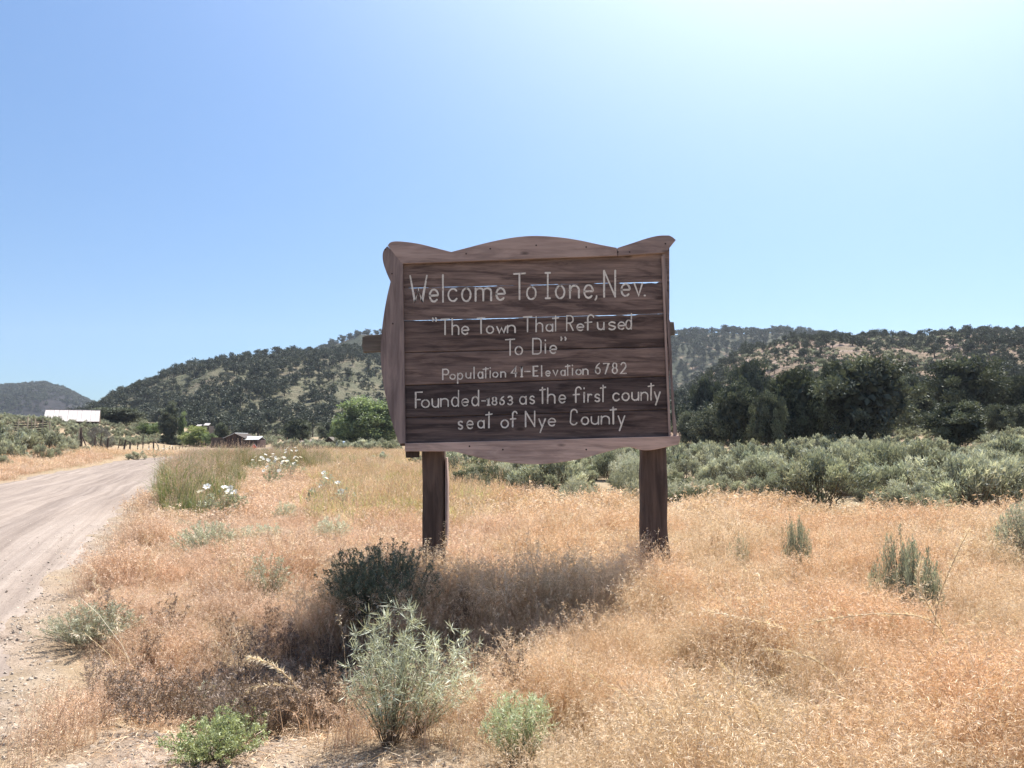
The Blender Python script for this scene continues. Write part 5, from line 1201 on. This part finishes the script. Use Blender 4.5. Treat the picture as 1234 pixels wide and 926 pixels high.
# corner brace
Yk = 80
brc = fpost(97.2, 515.5, 98.2, 540.5, Yk, 3.4, 'thick tall corner post where the fence ends')
fpost(96.4, 515, 92, 533, Yk - .5, 1.3, 'pale pole leaning against the corner post', 'pale_pole', 'leaning_pole', 'pole', None)
fpost(99.6, 526.5, 108, 540.5, Yk, 1.7, 'dark brace pole slanting down right from the corner post', 'fence_wood', 'brace_pole', 'pole', None)
fpost(110.6, 538.3, 110.2, 541.5, Yk, 1.5, 'short stump at the foot of the brace pole')
for k in range(5):
    a = pt(89.5 + k * .2, 532.5 + k * 2.0, Yk - .4); b = pt(96, 531.7 + k * 2.0, Yk - .4)
    mb = MB(); mb.tube([a, b], [.055, .06], 6, jit=.2); o = mb.build('stacked_board', M['grey_wood' if k % 2 else 'fence_wood']); tag(o, ['topmost', 'second', 'middle', 'fourth', 'lowest'][k] + ' board of the stack left of the corner post', 'board', 'stacked boards by the corner post')
# corral on the rise at far left
Yr = 100
for k, (px, t_) in enumerate(((22.4, 504.6), (33.8, 502.4), (37.2, 504.2), (41.8, 504.4), (51.3, 504.2), (60, 507.5))):
    lab = ['leftmost', 'second', 'third', 'fourth', 'fifth', 'rightmost'][k] + ' pale corral post left of the barn'
    fpost(px + (0, 0, 1.0, .8, .3, 0)[k], t_, px - (0, .8, -1.4, .4, .3, 0)[k], 524, Yr, 1.5, lab, 'pale_pole', 'corral_post', 'post', 'corral posts')
for k in range(5):
    a = pt(17, 510.0 + 3.0 * k, Yr + .2); b = pt(57, 509.0 + 2.6 * k, Yr + .2); m_ = a.lerp(b, .5) - Vector((0, 0, .08))
    mb = MB(); mb.tube([a, m_, b], [.09, .08, .08], 6, jit=.2); o = mb.build('corral_rail', M['grey_wood']); tag(o, ['top', 'second', 'third', 'fourth', 'bottom'][k] + ' grey rail of the corral left of the barn', 'rail', 'corral rails')

# ------------------------------------------------------------------ grass
off_road = lambda x, y: sm(-.1, -.75, road_in(x, y))
def tall_zone(x, y):
    """strip of tall green and reddish grass along the road, and its far continuation"""
    d1 = x - (roadx(y) + 3.2)
    px = 617 + x / np.maximum(y, 1) * FX
    a = sm(196, 208, px) * sm(-.1, .5, d1) * sm(2.3, 1.4, d1 - .03 * y + .5 * vnoise(y * .4, x * .4)) * sm(15.6, 18, y) * sm(46, 38, y)
    b = sm(-.1, .5, d1) * sm(9, 6, d1) * sm(36, 42, y) * sm(75, 60, y)
    return np.maximum(a, b)
def gold_zone(x, y):
    px = 617 + x / np.maximum(y, 1) * FX
    return sm(370, 400, px + 10 * vnoise(y, x)) * sm(640, 520, px) * sm(13, 17, y) * sm(80, 60, y)
ch = [cheat_mesh(700 + k, 24, .36, .5) for k in range(5)]
chr_ = [cheat_mesh(710 + k, 28, .25, .75, 'cheat_red', 13, .020, .0036, .08) for k in range(4)]
chn = [cheat_mesh(720 + k, 28, .40, .6, 'cheat', 15, .024, .0027, .08, .0020) for k in range(4)]
chf = [cheat_mesh(730 + k, 18, .34, .5, 'cheat', 6, .055, .011, .16, .006, 4) for k in range(4)]
chfr = [cheat_mesh(735 + k, 18, .30, .6, 'cheat_red', 6, .055, .012, .16, .006, 4) for k in range(3)]
gld = [tall_mesh(740 + k, 18, .55, 'gold', 'cheat', .16, .75) for k in range(3)]
tal = [tall_mesh(750 + k, 22, 1.05, 'green_grass', 'cheat_red', .14, .88) for k in range(4)]
def leftness(x, y): return sm(.4, -1.2, x - .02 * y + .8 * vnoise(x * .7, y * .7))
def sow(name, protos, y0, y1, dens, smin, smax, zone, tilt=.14, k=.74, hs=(.8, 1.3)):
    x, y = field(y0, y1, dens, k); p = zone(x, y) * off_road(x, y)
    if y0 < 14: p = p * (.25 + .75 * sm(-.55, -.15, vnoise(x * 1.9 + 40, y * 1.9) + .35 * vnoise(x * 6, y * 6)))
    for cx_, cy_, cr_ in CLEAR: p = p * (1 - .85 * ((x - cx_) ** 2 + (y - cy_) ** 2 < cr_ ** 2))
    x, y = keep(x, y, p)
    clump = .80 + .40 * vnoise(x * 1.1, y * 1.1) + .22 * vnoise(x * 3.5, y * 3.5)
    s = rng.uniform(smin, smax, len(x)) * clump
    return scatter(name, protos, x, y, H(x, y) - .01, rng.uniform(0, 6.28, len(x)), s, tilt, s * rng.uniform(*hs, len(x)))
nb_ = lambda x, y: (1 - .98 * sm(.12, .42, bare(x, y))) * (1 - .8 * np.exp(-(((x + 1.7) / .9) ** 2 + ((y - 6.0) / .8) ** 2)))
red = lambda x, y: leftness(x, y)
sow('dry_grass', chn, 3.2, 7.5, 130, .8, 1.25, lambda x, y: nb_(x, y) * (1 - .93 * red(x, y)))
sow('red_dry_grass', chr_, 3.2, 8.5, 120, .7, 1.2, lambda x, y: nb_(x, y) * red(x, y))
sow('dry_grass', ch, 7.5, 14, 75, .9, 1.35, lambda x, y: nb_(x, y) * (1 - .9 * red(x, y)))
sow('red_dry_grass', chr_, 8.5, 15, 60, .9, 1.5, lambda x, y: nb_(x, y) * red(x, y))
far_ok = lambda x, y: (y < front(617 + x / np.maximum(y, 1) * FX) + 2)
sow('dry_grass', chf, 14, 30, 26, .9, 1.35, lambda x, y: far_ok(x, y) * (1 - .9 * red(x, y)) * (1 - gold_zone(x, y)))
sow('red_dry_grass', chfr, 15, 60, 11, .9, 1.35, lambda x, y: red(x, y) * (1 - .9 * gold_zone(x, y)) * (1 - .85 * tall_zone(x, y)))
sow('golden_grass', gld, 13, 34, 16, .8, 1.2, lambda x, y: gold_zone(x, y))
sow('golden_grass', gld, 34, 95, 4.5, .8, 1.3, lambda x, y: sm(350, 380, 617 + x / y * FX) * sm(640, 560, 617 + x / y * FX))
sow('tall_green_grass', tal, 14.5, 46, 26, .75, 1.1, lambda x, y: tall_zone(x, y) * (.6 + .5 * vnoise(x * .5, y * .3)), .08)
sow('tall_green_grass', tal, 36, 78, 7, .6, .9, lambda x, y: tall_zone(x, y), .08)
sow('dry_grass', chf, 30, 90, 3.2, 1.0, 1.6, lambda x, y: (617 + x / y * FX < 640) * (1 - tall_zone(x, y)) * 1.0)

stw = [cheat_mesh(760 + k, 5, .55, 1.0, 'straw', 26, .030, .0034, .05, .0032, 0) for k in range(4)]
sow('tall_dry_stems', stw, 3.4, 12, 10, .65, 1.2, lambda x, y: nb_(x, y) * (.25 + .75 * sm(-.5, .8, x)), .25)
# taller unmown grass in the lee of the sign
sow('dry_grass', chn, 6.9, 8.25, 90, 1.25, 1.75, lambda x, y: sm(-2.0, -1.5, x) * sm(1.75, 1.35, x), .10)
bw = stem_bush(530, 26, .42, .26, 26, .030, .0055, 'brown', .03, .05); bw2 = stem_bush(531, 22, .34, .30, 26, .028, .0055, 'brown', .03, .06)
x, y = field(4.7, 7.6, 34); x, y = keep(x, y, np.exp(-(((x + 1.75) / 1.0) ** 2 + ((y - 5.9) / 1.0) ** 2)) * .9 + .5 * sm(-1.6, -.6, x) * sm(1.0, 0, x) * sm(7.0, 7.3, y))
scatter('brown_weeds', [bw[0], bw2[0]], x, y, H(x, y), rng.uniform(0, 6.28, len(x)), rng.uniform(.6, 1.1, len(x)), .15)  # massed where the sign's shadow falls, to make it darker
# litter and clods on the bare ground, gravel on the road
def clod_mesh(seed, mat='stone'):
    bm = bmesh.new(); bmesh.ops.create_icosphere(bm, subdivisions=1, radius=1)
    for v in bm.verts:
        n = mnoise.noise(v.co * 1.7 + Vector((seed * 3.1, 0, 0))) * .6; v.co *= 1 + n; v.co.z *= .55
    me = bpy.data.meshes.new('clod'); bm.to_mesh(me); bm.free(); me.materials.append(M[mat]); return me
cl = [clod_mesh(k) for k in range(5)]
x, y = field(3.2, 9, 420); x, y = keep(x, y, sm(.25, .7, bare(x, y)) * sm(.3, -.2, road_in(x, y)))
s = .006 + .018 * rng.uniform(0, 1, len(x)) ** 4; scatter('gravel', cl, x, y, H(x, y), rng.uniform(0, 6.28, len(x)), s, .5)
x, y = field(3.5, 16, 110); ri_ = road_in(x, y); p = sm(-.5, .2, ri_) * (.15 + .85 * sm(.9, -.1, ri_)) + .0
x, y = keep(x, y, p); s = .005 + .014 * rng.uniform(0, 1, len(x)) ** 3; scatter('road_gravel', cl, x, y, np.maximum(H(x, y), Hroad(x, y) * (road_in(x, y) > .25) - 9 * (road_in(x, y) <= .25)) + .003, rng.uniform(0, 6.28, len(x)), s, .5)
def litter_mesh(seed):
    r = np.random.default_rng(seed); n = 26; c = r.normal(size=(n, 3)) * [.06, .06, .006] + [0, 0, .01]; d = unit(r.normal(size=(n, 3)) * [1, 1, .22])
    V, F = leaf_tris(c, d, r.uniform(.02, .07, n), .0035, r); me = mesh_tris('litter', V, F, np.repeat(r.uniform(0, 1, n), 3)); me.materials.append(M['cheat']); return me
lt = [litter_mesh(k) for k in range(4)]
x, y = field(3.2, 9, 80); x, y = keep(x, y, off_road(x, y) * .9); scatter('fallen_straw', lt, x, y, H(x, y) + .004, rng.uniform(0, 6.28, len(x)), rng.uniform(.7, 1.5, len(x)), .1)

# ------------------------------------------------------------------ air
mb = MB(); zt_h = 420; mb.box((0, 800, (zt_h - 14) / 2), (5200, 4400, zt_h + 14))
nb = NB('haze_air'); v_ = nb.n('ShaderNodeVolumePrincipled', {'Color': (.80, .88, 1.0, 1), 'Density': .00010, 'Anisotropy': .3}); nb.t.links.new(v_.outputs[0], nb.out.inputs['Volume'])
hz_ = mb.build('haze', nb.m); tag(hz_, kind='stuff')
